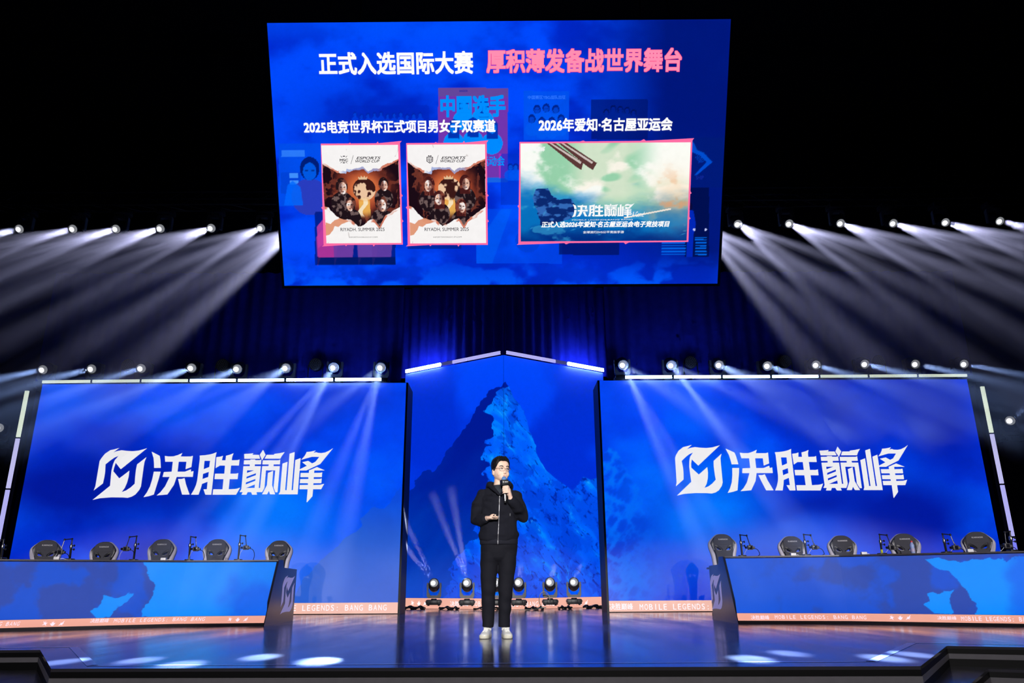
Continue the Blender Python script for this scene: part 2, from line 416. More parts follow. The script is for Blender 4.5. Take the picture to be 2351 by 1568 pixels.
drape('wall_glow_drape_middle', 'added blue pleated drape catching tube glow behind the mountain screen', [(-3.0, 18.8), (0, 16.85), (3.0, 18.75)], 5.48, 7.9)

# ------------------------------------------------------------------ traced emblem and title shapes (outer loop, then holes)
def sc(pts, ox, oy, k): return [(ox+x/k, oy+y/k) for x, y in pts]
A_ = lambda *p: sc(p, 1530, 1010, 9.042)
B_ = lambda *p: sc(p, 1770, 1010, 11.2)
C_ = lambda *p: sc(p, 1900, 1010, 11.2)
EMBLEM = [A_((195, 965), (210, 880), (178, 370), (200, 310), (255, 220), (345, 150), (430, 130), (527, 103), (427, 192), (500, 165), (590, 148), (700, 162), (830, 168), (950, 155), (1040, 130), (1112, 108), (660, 535), (525, 405), (513, 500), (515, 575), (672, 718), (848, 562), (862, 680), (858, 800), (835, 910), (790, 995), (870, 965), (950, 905), (1022, 825), (1000, 700), (980, 540), (978, 435), (1143, 285), (1122, 380), (1130, 500), (1167, 880), (1150, 950), (1090, 1045), (1020, 1090), (945, 1113), (830, 1105), (600, 1103), (370, 1120), (217, 1155), (515, 868), (490, 700), (472, 560), (475, 430), (490, 350), (550, 262), (470, 300), (390, 365), (317, 437), (345, 580), (355, 700), (355, 822))]
TITLE = [
 [A_((1222, 177), (1330, 225), (1412, 262), (1445, 340), (1494, 506), (1352, 508), (1330, 420), (1295, 310))],
 [A_((1365, 583), (1508, 583), (1505, 700), (1475, 1047), (1380, 1078), (1270, 1100), (1320, 1000), (1355, 880), (1367, 740))],
 [A_((1518, 264), (1600, 275), (1700, 273), (1790, 245), (1875, 203), (1855, 275), (2060, 275), (2108, 260), (2130, 490), (2017, 533), (2000, 382), (1840, 382), (1862, 583), (2015, 583), (2133, 535), (2143, 583), (2195, 570), (2207, 688), (1870, 690), (1850, 850), (1760, 1045), (1650, 1055), (1535, 1065), (1600, 1000), (1670, 880), (1722, 690), (1572, 690), (1577, 590), (1738, 583), (1715, 382), (1555, 382))],
 [A_((1907, 730), (1990, 730), (2040, 712), (2100, 840), (2225, 1047), (2068, 1048), (1980, 880))],
 [B_((97, 318), (220, 310), (350, 290), (440, 265), (517, 232), (515, 330), (632, 1300), (478, 1300), (395, 1163), (483, 1163), (458, 975), (328, 1030), (322, 1140), (300, 1300), (103, 1300), (150, 1180), (178, 1050), (180, 930), (160, 760), (120, 400)),
  B_((255, 450), (398, 450), (413, 605), (282, 660)), B_((293, 778), (432, 727), (446, 853), (310, 907))],
 [B_((540, 357), (640, 345), (705, 322), (702, 436), (795, 436), (782, 322), (880, 295), (963, 258), (950, 350), (957, 436), (1110, 432), (1157, 415), (1175, 568), (973, 568), (1000, 772), (1150, 772), (1205, 757), (1222, 910), (1017, 910), (1052, 1163), (1200, 1155), (1270, 1145), (1340, 1120), (1275, 1300), (665, 1300), (650, 1163), (890, 1163), (855, 910), (622, 910), (603, 773), (843, 772), (815, 570), (680, 570), (585, 635))],
 [B_((1708, 170), (1805, 300), (1745, 435), (1652, 300))],
 [B_((1240, 277), (1370, 270), (1440, 265), (1482, 257), (1462, 298), (1633, 298), (1685, 398), (1275, 398))],
 [C_((375, 298), (560, 298), (572, 275), (700, 258), (830, 230), (780, 320), (752, 396), (342, 396))],
 [B_((1277, 437), (1437, 432), (1440, 415), (1562, 415), (1570, 432), (1680, 432), (1725, 418), (1740, 538), (1582, 540), (1590, 583), (1748, 583), (1822, 1130), (1858, 1130), (1783, 583), (1947, 583), (1942, 540), (1775, 540), (1763, 437), (2176, 435), (2214, 418), (2231, 538), (2071, 540), (2078, 583), (2241, 583), (2336, 1240), (2281, 1240), (2206, 1120), (2148, 690), (1906, 690), (1971, 1130), (1936, 1235), (1791, 1235), (1818, 1300), (1691, 1300), (1651, 1235), (1561, 1235), (1543, 1300), (1412, 1300), (1430, 1235), (1345, 1235), (1378, 1160), (1295, 585), (1458, 583), (1452, 540), (1290, 540)),
  B_((1418, 690), (1600, 688), (1425, 755)), B_((1440, 850), (1665, 760), (1670, 810), (1447, 898)), B_((1458, 993), (1685, 903), (1690, 950), (1465, 1042)), B_((1487, 1133), (1703, 1043), (1715, 1128))],
 [C_((517, 753), (640, 700), (695, 1060), (832, 1290), (700, 1290), (650, 1207), (620, 1290), (490, 1290), (562, 1060))],
 [C_((838, 520), (960, 473), (1065, 1185), (1103, 1185), (963, 270), (1087, 228), (1232, 1185), (1268, 1185), (1150, 430), (1277, 380), (1415, 1290), (920, 1290), (942, 1220))],
 [C_((1300, 425), (1360, 340), (1392, 260), (1392, 228), (1500, 218), (1628, 190), (1577, 250), (1645, 232), (1700, 250), (1790, 255), (1880, 240), (1970, 195), (2062, 132), (1820, 530), (1700, 590), (1500, 692), (1322, 692), (1322, 660), (1483, 575), (1340, 485), (1490, 450), (1607, 513), (1680, 475), (1755, 350), (1560, 350), (1420, 390))],
 [C_((1567, 690), (1755, 605), (1980, 690), (1708, 692), (1715, 753), (1880, 750), (1922, 738), (1940, 858), (1733, 860), (1740, 905), (1905, 903), (1945, 888), (1963, 1010), (1758, 1012), (1765, 1055), (1940, 1050), (2043, 1025), (1995, 1162), (1785, 1163), (1810, 1338), (1705, 1490), (1693, 1490), (1645, 1163), (1432, 1163), (1412, 1055), (1625, 1053), (1615, 1012), (1405, 1010), (1390, 907), (1602, 905), (1592, 860), (1382, 860), (1365, 753), (1577, 752))]]
def unit(polys):                                         # shapes scaled to the unit square, upright
    P = [[pr.st(x, y) for x, y in l] for g in polys for l in g]
    xs = [p[0] for l in P for p in l]; ys = [p[1] for l in P for p in l]; x0, x1, y0, y1 = min(xs), max(xs), min(ys), max(ys)
    return [[[((pr.st(x, y)[0]-x0)/(x1-x0), (pr.st(x, y)[1]-y0)/(y1-y0)) for x, y in l] for l in g] for g in polys]
pr = Plane((1.9, 14.6, 0), (1, 0, 0), (0, 0, 1))          # right stage screen
plf = Plane((-9.17, 14.6, 0), (1, 0, 0), (0, 0, 1))       # left stage screen
U_EMB = unit([EMBLEM]); U_TIT = unit(TITLE); U_LOGO = unit([EMBLEM]+TITLE)
def fit(polys, box): return [[[(box[0]+x*(box[2]-box[0]), box[1]+y*(box[3]-box[1])) for x, y in l] for l in g] for g in polys]

WHITE = ink('led_white', (238, 237, 240)); WHITE2 = ink('led_headline_white', (250, 250, 250)); PINK = ink('led_pink', (255, 140, 175))
LILAC = ink('led_lilac_lettering', (255, 246, 255), 1.1); LILAC2 = ink('led_desk_lettering', (255, 232, 250), 1.05); INKBLK = ink('led_black_lettering', (40, 36, 44)); MAG = ink('led_magenta_edge', (250, 70, 130))
LEDA = led_mat('led_stage_panel', 1, .09); LEDS = led_mat('led_strip_panel', 1, .10, grain=.03); LEDH = led_mat('led_hanging_panel', 1, .02, grain=.05)

def strip_fn(c, seed=0):
    def fn(A, B):
        n = fbm(A*1.3+seed, B*6, 3); return np.array(c)[None, None, :]*(.97+.06*n[..., None])
    return fn
ICON = [[(0, .15), (.35, .4), (.2, .95), (.5, .6), (.62, 1), (.66, .58), (1, .62), (.72, .38), (.8, 0), (.5, .28)],
        [(0, .5), (.3, .45), (.35, .85), (.5, .6), (.65, .95), (.68, .5), (1, .6), (.72, .12), (.5, 0), (.28, .1)],
        [(0, .05), (.35, .42), (.3, .6), (.62, .62), (1, 1), (.82, .55), (.95, .4), (.68, .38), (.75, .1), (.48, .22)]]
def icons(pl, cx, cyy, step, r, mat, parent):
    g = []
    for k, c in enumerate(cx):
        a, b = pl.st(c, cyy); g.append([[(a+(x-.5)*2*r, b+(y-.5)*2*r*1.1) for x, y in ICON[k % 3]]])
    return shape_part('ticker_icons', g, pl, mat, parent)

# ------------------------------------------------------------------ side stage screens
def sky(X, Y, seed):
    n = fbm(X/170+seed, Y/120+seed*2, 6); m = fbm(X/420+seed*3, Y/260, 4)
    c = mixc(np.ones(X.shape+(3,))*np.array([0, 52, 222.]), (0, 88, 255), sm(.42, .68, n*.55+m*.45))
    return mixc(c, (0, 38, 190), sm(.52, .36, n*.6+m*.4)*.6), n
def left_fn(A, B):
    X, Y = plf.photo(A, B); c, n = sky(X, Y, 3.1); k = n-.5
    for cx, cyy, rx, ry, col, w in ((170, 1120, 190, 95, (0, 22, 156), 1.0), (330, 1120, 150, 60, (0, 26, 164), .8), (470, 1150, 130, 45, (0, 30, 172), .8), (90, 1270, 120, 60, (0, 36, 190), .6), (330, 1230, 120, 60, (0, 34, 180), .5),
                                    (640, 1200, 150, 110, (0, 118, 255), .95), (860, 980, 120, 90, (0, 70, 245), .7), (700, 1330, 130, 90, (30, 100, 235), .8), (500, 920, 200, 60, (0, 78, 250), .6)):
        c = mixc(c, col, np.clip(w*blob(X+k*120, Y+k*90, cx, cyy, rx, ry)*1.2, 0, 1))
    e = fbm(X/45, Y/45, 4)*34-17
    ridge = inpoly([(640, 1420), (700, 1330), (762, 1252), (812, 1210), (850, 1170), (880, 1162), (905, 1130), (945, 1085), (945, 1420)], X+e*.6, Y+e)
    c = mixc(c, (48, 98, 205), ridge*.85*sm(1080, 1240, Y)); c = mixc(c, (0, 60, 200), ridge*.35*sm(1260, 1120, Y))
    return c
def right_fn(A, B):
    X, Y = pr.photo(A, B); c, n = sky(X, Y, 8.7); k = n-.5
    for cx, cyy, rx, ry, col, w in ((2090, 1190, 180, 75, (0, 24, 160), .95), (1880, 1160, 140, 45, (0, 26, 166), .85), (2180, 1020, 80, 80, (0, 28, 172), .8), (1680, 1060, 60, 30, (0, 105, 255), .6),
                                    (1600, 1170, 130, 110, (0, 118, 255), .95), (1480, 930, 130, 70, (0, 72, 250), .6), (1760, 1230, 170, 60, (30, 92, 225), .7), (1450, 1330, 90, 90, (20, 105, 240), .7)):
        c = mixc(c, col, np.clip(w*blob(X+k*120, Y+k*90, cx, cyy, rx, ry)*1.2, 0, 1))
    e = fbm(X/30+4, Y/30, 4)*40-20; rd = ridged(X/26+Y/40, Y/34-X/70, 5)
    mtn = inpoly([(1370, 1080), (1392, 1020), (1412, 1035), (1430, 1060), (1462, 1120), (1500, 1220), (1540, 1300), (1590, 1400), (1370, 1420)], X+e, Y+e*.7)*sm(1560, 1380, X)
    c = mixc(c, (0, 120, 250), mtn*.75*sm(.5, .8, rd)); c = mixc(c, (0, 62, 205), mtn*.5*sm(.62, .4, rd)); return c

SHELF = 4.40
def side_screen(nm, label, pl, w, h, fn, n0, n1, inner):
    t = thing(nm, label, 'screen', (pl.o.x+w/2, 14.75, 0), 0, 'stage side screens')
    wpart('cabinet', MB().box((pl.o.x+w/2, 14.69, h/2), (w, .17, h), bev=.004).box((pl.o.x+w/2+(.22 if pl.o.x > 0 else -.22), 15.09, SHELF+(.02 if pl.o.x > 0 else -.004)-.03), (w+.4, .62, .06)).box((pl.o.x+w/2, 15.0, 2), (w*.96, .06, 4)), BLACK, t)
    picture('display', pl, 0, w, .2, h, n0, n1, fn, LEDA, t, .002)
    picture('ticker_strip', pl, 0, w, .012, .2, 60, 4, strip_fn((244, 190, 174), 2), LEDS, t, .002)
    wpart('return_panel', MB().box((inner, 14.98, h/2), (.035, .8, h)), BLACK, t, 0); return t
sl = side_screen('led_screen', 'wide blue cloud screen with white title at the left of the mountain', plf, 7.21, 4.34, left_fn, 420, 250, -1.937)
sr = side_screen('led_screen', 'wide blue cloud screen with white title at the right of the mountain', pr, 7.4, 4.37, right_fn, 430, 252, 1.877)
shape_part('emblem', [[[pr.st(x, y) for x, y in l] for l in EMBLEM]], pr, WHITE, sr)
shape_part('title', [[[pr.st(x, y) for x, y in l] for l in g] for g in TITLE], pr, WHITE, sr)
E0 = pr.st(1554, 1137); E1 = pr.st(2084.1, 1021.8); G0 = plf.st(213, 1147); G1 = plf.st(765, 1029)
def shift(p): return tuple(G0[i]+(p[i]-E0[i])*(G1[i]-G0[i])/(E1[i]-E0[i]) for i in (0, 1))
shape_part('emblem', [[[shift(pr.st(x, y)) for x, y in l] for l in EMBLEM]], plf, WHITE, sl)
shape_part('title', [[[shift(pr.st(x, y)) for x, y in l] for l in g] for g in TITLE], plf, WHITE, sl)
TK = 'MOBILE LEGENDS: BANG BANG'; CN = '决胜巅峰'
text_part('ticker_lettering', TK, plf, pxbox(plf, 616, 1389, 889, 1402), LILAC, sl, mono=True)
text_part('ticker_lettering', CN, pr, pxbox(pr, 1399, 1385, 1453, 1400), LILAC, sr, .004)
text_part('ticker_lettering', TK, pr, pxbox(pr, 1467, 1386, 1740, 1399), LILAC, sr, mono=True)

# ------------------------------------------------------------------ folded mountain screen in the middle
pcl = Plane((-2.45, 18.07, 0), (2.43, -1.62, 0), (0, 0, 1)); pcr = Plane((-.02, 16.45, 0), (2.46, 1.57, 0), (0, 0, 1))
WL, WR, HC = math.hypot(2.43, 1.62), math.hypot(2.46, 1.57), 5.47
def k2(pts): return [(930+x/2.904, 860+y/2.904) for x, y in pts]
MOUNT = k2([(672, 48), (650, 75), (560, 110), (500, 190), (450, 290), (380, 370), (320, 460), (265, 545), (182, 652), (165, 632), (112, 648), (85, 690), (60, 740), (15, 800), (-40, 850), (-40, 1700), (1420, 1700), (1420, 860), (1340, 760), (1285, 680), (1240, 700), (1190, 685), (1150, 720), (1120, 775), (1080, 745), (1000, 690), (940, 640), (890, 560), (860, 450), (830, 370), (800, 280), (770, 210), (712, 140), (690, 80)])
LITE = k2([(672, 48), (655, 100), (612, 150), (595, 195), (540, 250), (598, 282), (588, 340), (600, 400), (545, 450), (528, 540), (560, 610), (525, 660), (560, 760), (520, 900), (470, 1040), (440, 1110), (345, 1245), (290, 1310), (240, 1420), (200, 1700), (1420, 1700), (1420, 0), (690, 40)])
def centre_fn(pl):
    def fn(A, B):
        X, Y = pl.photo(A, B); e = (fbm(X/16, Y/16, 4)-.5)*14; e2 = (fbm(X/30+9, Y/22, 5)-.5)*60
        c = mixc(np.ones(X.shape+(3,))*np.array([0, 46, 214.]), (0, 66, 246), sm(.35, .65, fbm(X/110, Y/150, 4)))
        c = mixc(c, (0, 74, 255), .6*sm(930, 830, Y))
        m = soft(MOUNT, X+e, Y+e*.6); l = soft(LITE, X+e2, Y+e2*.3)*m
        sh = mixc(np.ones(X.shape+(3,))*np.array([0, 24, 150.]), (0, 62, 186), np.clip(sm(1000, 1350, Y)*.9+.5*(fbm(X/40+Y/60, Y/70, 4)-.5), 0, 1))
        q = fbm(X/40+2, Y/40, 3)*30; u1, v1 = X*.56+Y*.83+q, X*.83-Y*.56+q*.6
        r1 = ridged(v1/26, u1/70, 6); r2 = ridged(v1/11+5, u1/30, 5); r3 = ridged(X/9+q/20, Y/12, 4); big = fbm(v1/48, u1/95, 4)
        li = mixc(np.ones(X.shape+(3,))*np.array([0, 92, 250.]), (0, 132, 255), sm(.54, .74, r1*.45+big*.55))
        li = mixc(li, (0, 60, 216), sm(.54, .40, big)*.5); li = mixc(li, (0, 60, 214), .6*sm(.47, .39, fbm(v1/17+3, u1/30, 4))); li = mixc(li, (0, 26, 150), .85*sm(.76, .90, r2)*sm(.35, .6, r3)); li = mixc(li, (0, 34, 168), .6*sm(.86, .94, r3)); li = mixc(li, (70, 172, 255), .5*sm(.84, .94, r1)*sm(.4, .6, big))
        c = c*(1-m[..., None])+sh*m[..., None]; c = c*(1-l[..., None])+li*l[..., None]
        low = sm(1290, 1370, Y)*.5*sm(1075, 1000, X); return mixc(c, (0, 80, 215), low)
    return fn
ct = thing('led_screen', 'tall folded screen with a blue mountain peak behind the speaker', 'screen', (0, 17.2, 0))
LEDC = led_mat('led_mountain_panel', 1, .06)
picture('display', pcl, 0, WL, .222, HC, 250, 460, centre_fn(pcl), LEDC, ct, .002)
picture('display', pcr, 0, WR, .222, HC, 250, 460, centre_fn(pcr), LEDC, ct, .002)
picture('ticker_strip', pcl, 0, WL, .004, .22, 40, 4, strip_fn((242, 176, 156), 4), LEDS, ct, .002)
picture('ticker_strip', pcr, 0, WR, .004, .22, 40, 4, strip_fn((242, 174, 154), 5), LEDS, ct, .002)
P4 = [(-2.45, 18.07), (-.02, 16.45), (2.44, 18.02), (2.44, 18.2), (-.02, 16.63), (-2.45, 18.25)]
wpart('cabinet', MB().prism(P4, (0, 0, 0), (1, 0, 0), (0, 1, 0), (0, 0, HC)), BLACK, ct, 0)
wpart('seam', MB().box((-.02, 16.442, HC/2+.1), (.005, .008, HC-.2)), BLACK, ct, 0)
text_part('ticker_lettering', CN, pcl, pxbox(pcl, 1034, 1380, 1076, 1392), LILAC, ct, .004)
text_part('ticker_lettering', TK[:10], pcl, pxbox(pcl, 1083, 1381, 1156, 1392), LILAC, ct, mono=True)
text_part('ticker_lettering', TK[10:], pcr, pxbox(pcr, 1160, 1381, 1273, 1392), LILAC, ct, mono=True)
icons(pcl, (947, 962, 976), 1384, 0, .055, LILAC, ct); icons(pcr, (1318, 1332, 1345), 1383, 0, .055, LILAC, ct)

# ------------------------------------------------------------------ tilted screen that hangs over the stage
hb0, hb1 = Vector((-4.071, 13.027, 5.793)), Vector((3.928, 12.873, 5.752)); ht0 = Vector((-4.086, 10.774, 9.769))
ph = Plane(hb0, hb1-hb0, ht0-hb0); HW, HH = (hb1-hb0).length, (ht0-hb0).length
hs = thing('hanging_screen', 'large tilted screen with pink and white headlines hanging above the stage', 'screen', (0, 11.9, 7.77))
def hang_fn(A, B):
    X, Y = ph.photo(A, B); n = fbm(X/120, Y/80, 6); m = fbm(X/60+5, Y/45, 5)
    c = mixc(np.ones(X.shape+(3,))*np.array([0, 40, 205.]), (0, 74, 255), sm(.35, .68, n)); 
    c = mixc(c, (0, 20, 120), np.clip(sm(1230, 1640, X)*.95*sm(660, 520, Y)+sm(1400, 1680, X)*.35, 0, .95)); c = mixc(c, (0, 84, 255), .5*sm(1250, 1050, X)*sm(120, 60, Y))
    c = mixc(c, (0, 30, 170), .55*blob(X, Y, 840, 270, 150, 70))
    cl = sm(.47, .62, m+(Y-620)/520); c = mixc(c, (0, 92, 255), cl*sm(570, 650, Y)*.8); c = mixc(c, (0, 40, 190), sm(.5, .38, m)*sm(560, 640, Y)*.6)
    def rect(x0, y0, x1, y1, col, w):
        nonlocal c; c = mixc(c, col, w*((X > x0) & (X < x1) & (Y > y0) & (Y < y1)))
    def shape(p, col, w=1.):
        nonlocal c; c = mixc(c, col, w*soft(p, X, Y, .7))
    def head(x, y, r, hair, skin, body, bw=2.1, w=1., long=False):
        nonlocal c
        c = mixc(c, body, w*(((X-x)/(r*bw))**2+((Y-y-r*3.1)/(r*2.1))**2 < 1)*(Y > y+r*.9)); c = mixc(c, hair, w*(((X-x)/(r*1.12))**2+((Y-y+r*.15)/(r*1.35))**2 < 1))
        if long: c = mixc(c, hair, w*((np.abs(X-x) < r*1.1) & (Y > y-r*.2) & (Y < y+r*2.2)))
        c = mixc(c, skin, w*(((X-x)/(r*.78))**2+((Y-y-r*.2)/(r*1.02))**2 < 1)); c = mixc(c, hair, w*.7*((np.abs(Y-y-r*.05) < r*.09) & (np.abs(np.abs(X-x)-r*.36) < r*.2)))
    rect(640, 330, 742, 473, (0, 78, 235), .9); rect(646, 345, 700, 360, (60, 140, 255), .7); rect(645, 395, 690, 445, (0, 60, 205), .6); rect(664, 398, 684, 408, (70, 150, 255), .9); rect(666, 414, 686, 424, (70, 150, 255), .9)
    head(711, 390, 20, (0, 28, 120), (0, 88, 225), (40, 60, 190), 2.1)
    shape([(652, 472), (660, 425), (672, 415), (690, 430), (696, 472)], (0, 104, 255), .8)
    rect(1006, 202, 1166, 418, (118, 52, 170), .96); c = mixc(c, (96, 74, 150), .8*((X > 1006) & (X < 1166) & (Y > 202) & (Y < 222)))
    for x, y, r in ((1064, 242, 11), (1110, 244, 11)): head(x, y, r, (0, 48, 176), (0, 124, 240), (0, 142, 255), 2.2, 1, True)
    for x, y, r in ((1042, 292, 12), (1086, 288, 12), (1130, 292, 12)): head(x, y, r, (0, 52, 180), (0, 118, 240), (0, 138, 255), 2.0, 1, True)
    rect(1117, 408, 1166, 418, (0, 110, 240), .8); rect(1146, 352, 1166, 410, (206, 40, 190), .55)
    rect(1150, 352, 1204, 470, (0, 46, 200), .6)
    for x in (1172, 1184, 1196): head(x, 372+(x % 3)*6, 6, (0, 30, 150), (0, 90, 235), (0, 84, 240), 2.4, .8)
    rect(1202, 209, 1306, 322, (0, 84, 240), .85)
    for x, y in ((1233, 252), (1254, 249), (1276, 252), (1221, 274), (1244, 280), (1267, 280), (1288, 274)): head(x, y, 7.5, (0, 26, 130), (0, 70, 215), (0, 88, 240), 2.0, .9)
    rect(1357, 228, 1487, 320, (0, 16, 100), .6)
    for x in (1392, 1408, 1424, 1440, 1455): head(x, 250+(x*7 % 11), 6, (0, 10, 80), (0, 40, 170), (0, 34, 150), 2, .7)
    rect(800, 242, 985, 330, (0, 36, 190), .5)
    for x in range(815, 980, 15): head(x, 262+(x*5 % 7), 4.5, (0, 30, 160), (0, 84, 240), (0, 74, 240), 1.8, .55)
    rect(1573, 316, 1668, 430, (0, 26, 120), .75)
    shape([(1576, 330), (1586, 318), (1594, 330), (1600, 344), (1614, 350), (1636, 372), (1600, 402), (1594, 402), (1622, 372), (1606, 356), (1580, 346)], (0, 82, 215), .9)
    rg = np.sin(np.hypot(X-1610, Y-362)*1.5) > .1; c = mixc(c, (0, 78, 210), .7*(rg & (np.hypot(X-1610, Y-362) < 13)))
    rect(723, 486, 908, 608, (0, 26, 128), .85)
    for x, cc in ((752, (176, 52, 150)), (790, (112, 60, 160)), (845, (104, 66, 166)), (878, (96, 60, 160))): shape([(x-22, 610), (x-26, 545), (x-14, 528), (x+14, 528), (x+24, 545), (x+20, 590), (x-16, 592)], cc, .95)
    rect(728, 590, 908, 607, (0, 22, 96), .8); shape([(728, 520), (744, 500), (744, 560), (730, 570)], (190, 60, 160), .9)
    rect(1094, 480, 1290, 605, (0, 84, 248), .55); head(1212, 512, 13, (0, 34, 170), (0, 80, 235), (0, 60, 215), 2.2, .8); shape([(1094, 560), (1150, 480), (1175, 480), (1130, 605), (1094, 605)], (0, 110, 255), .4)
    rect(1283, 556, 1422, 585, (0, 16, 92), .7); rect(935, 562, 1060, 572, (0, 26, 120), .6)
    rect(1572, 430, 1628, 590, (0, 10, 62), .7)
    shape([(1576, 590), (1578, 540), (1574, 500), (1582, 480), (1592, 484), (1598, 515), (1592, 540), (1590, 590)], (0, 40, 190), .95); c = mixc(c, (10, 10, 60), 1.*(np.hypot((X-1584)/6, (Y-474)/9) < 1))
    bars = (np.sin(Y*.95) > .1) & (X > 1519) & (X < 1622) & (Y > 545) & (Y < 588); c = mixc(c, (0, 110, 240), .85*bars*((X < 1574) | (X > 1596)))
    for x in (1594, 1620): c = mixc(c, (190, 200, 255), 1.*(np.hypot(X-x, Y-527) < 2.6))
    return c
picture('display', ph, 0, HW, 0, HH, 560, 320, hang_fn, LEDH, hs, .0)
wpart('cabinet', MB().prism([(-.05, -.05), (HW+.05, -.05), (HW+.05, HH+.05), (-.05, HH+.05)], ph.o-ph.n*.18, ph.ux, ph.uz, ph.n*.17), BLACK, hs, 0)
mb = MB()
for a in (1.0, 4.0, 7.0):
    p = ph.at(a, HH, -.1); mb.tube([p, p+Vector((0, 1.0, 3.1))], .012, 6)
    p = ph.at(a, .3, -.2); mb.tube([p, (p.x, p.y+.3, 12.9)], .012, 6)
wpart('hanging_cable', mb, BLACK, hs)
def htext(nm, s, x0, y0, x1, y1, mat, bold=.02, shear=0, off=.012, par=None): return text_part(nm, s, ph, pxbox(ph, x0, y0, x1, y1), mat, par or hs, bold, shear, off)
htext('headline', '正式入选国际大赛', 731, 119, 1086, 172, WHITE2, .03)
htext('headline', '厚积薄发备战世界舞台', 1116, 113, 1564, 168, PINK, .029)
htext('headline', '厚积薄发备战世界舞台', 1115, 112, 1565, 169, MAG, .043, 0, .008)
htext('caption', '2025电竞世界杯正式项目男女子双赛道', 697, 276, 1137, 306, WHITE2, .033)
htext('caption', '2026年爱知·名古屋亚运会', 1236, 272, 1543, 303, WHITE2, .033)
GHOST = ink('led_cyan_ghost', (0, 140, 250)); GHOST2 = ink('led_pale_blue_ghost', (50, 120, 255)); GHOST3 = ink('led_navy_ghost', (20, 40, 150))
text_part('background_lettering', '中国选手', ph, pxbox(ph, 1010, 219, 1160, 270), GHOST, hs, .045, 0, .003)
text_part('background_lettering', '运动会', ph, pxbox(ph, 1104, 359, 1158, 382), GHOST, hs, .02, 0, .003)
text_part('background_lettering', '中国赛区YBG战队出征', ph, pxbox(ph, 1211, 220, 1298, 229), GHOST2, hs, .01, 0, .003)
text_part('background_lettering', 'BANGKOK', ph, pxbox(ph, 1054, 207, 1073, 212), GHOST3, hs, .02, 0, .003)
text_part('background_lettering', 'SHIP', ph, pxbox(ph, 1597, 405, 1615, 414), GHOST3, hs, .01, 0, .003)
# over the picture of the girls' poster, heads cover the big characters
# --- framed pictures on it
def frame_poly(q, j):                                    # pink brush-like border round the quad q (tl, tr, br, bl in pixels)
    (a, b, c, d) = q; o = []
    def seg(p, q_, out, spikes):
        r = [p]
        for t, h in spikes:
            x, y = p[0]+(q_[0]-p[0])*t, p[1]+(q_[1]-p[1])*t; r += [(x, y), (x+(q_[0]-p[0])*.02+out[0]*h, y+(q_[1]-p[1])*.02+out[1]*h), (x+(q_[0]-p[0])*.03, y+(q_[1]-p[1])*.03)]
        return r
    g = 4.0
    A0, B0, C0, D0 = (a[0]-g, a[1]-g), (b[0]+g, b[1]-g), (c[0]+g, c[1]+g), (d[0]-g, d[1]+g)
    o = seg(A0, B0, (0, -1), ((.35, 2), (.7, 4)))+[(B0[0]+4, B0[1]-5)]+seg(B0, C0, (1, 0), ((.5, 3), (.75, 3)))+seg(C0, D0, (0, 1), ((.35, 4), (.7, 3)))+[(D0[0]-4, D0[1]+3)]+seg(D0, A0, (-1, 0), ((.35, 3),))
    return o
PINKB = ink('led_pink_border', (255, 110, 165))
def framed(nm, q, fn, nx, ny):
    p = [ph.st(*v) for v in q]
    brd = shape_part(nm+'_border', [[[ph.st(*v) for v in frame_poly(q, 0)]]], ph, PINKB, hs, .006)
    a0, a1 = (p[0][0]+p[3][0])/2, (p[1][0]+p[2][0])/2; b0, b1 = (p[2][1]+p[3][1])/2, (p[0][1]+p[1][1])/2
    g = picture(nm, ph, a0, a1, b0, b1, nx, ny, lambda A, B: fn((A-a0)/(a1-a0), 1-(B-b0)/(b1-b0)), LEDH, hs, .010); return g
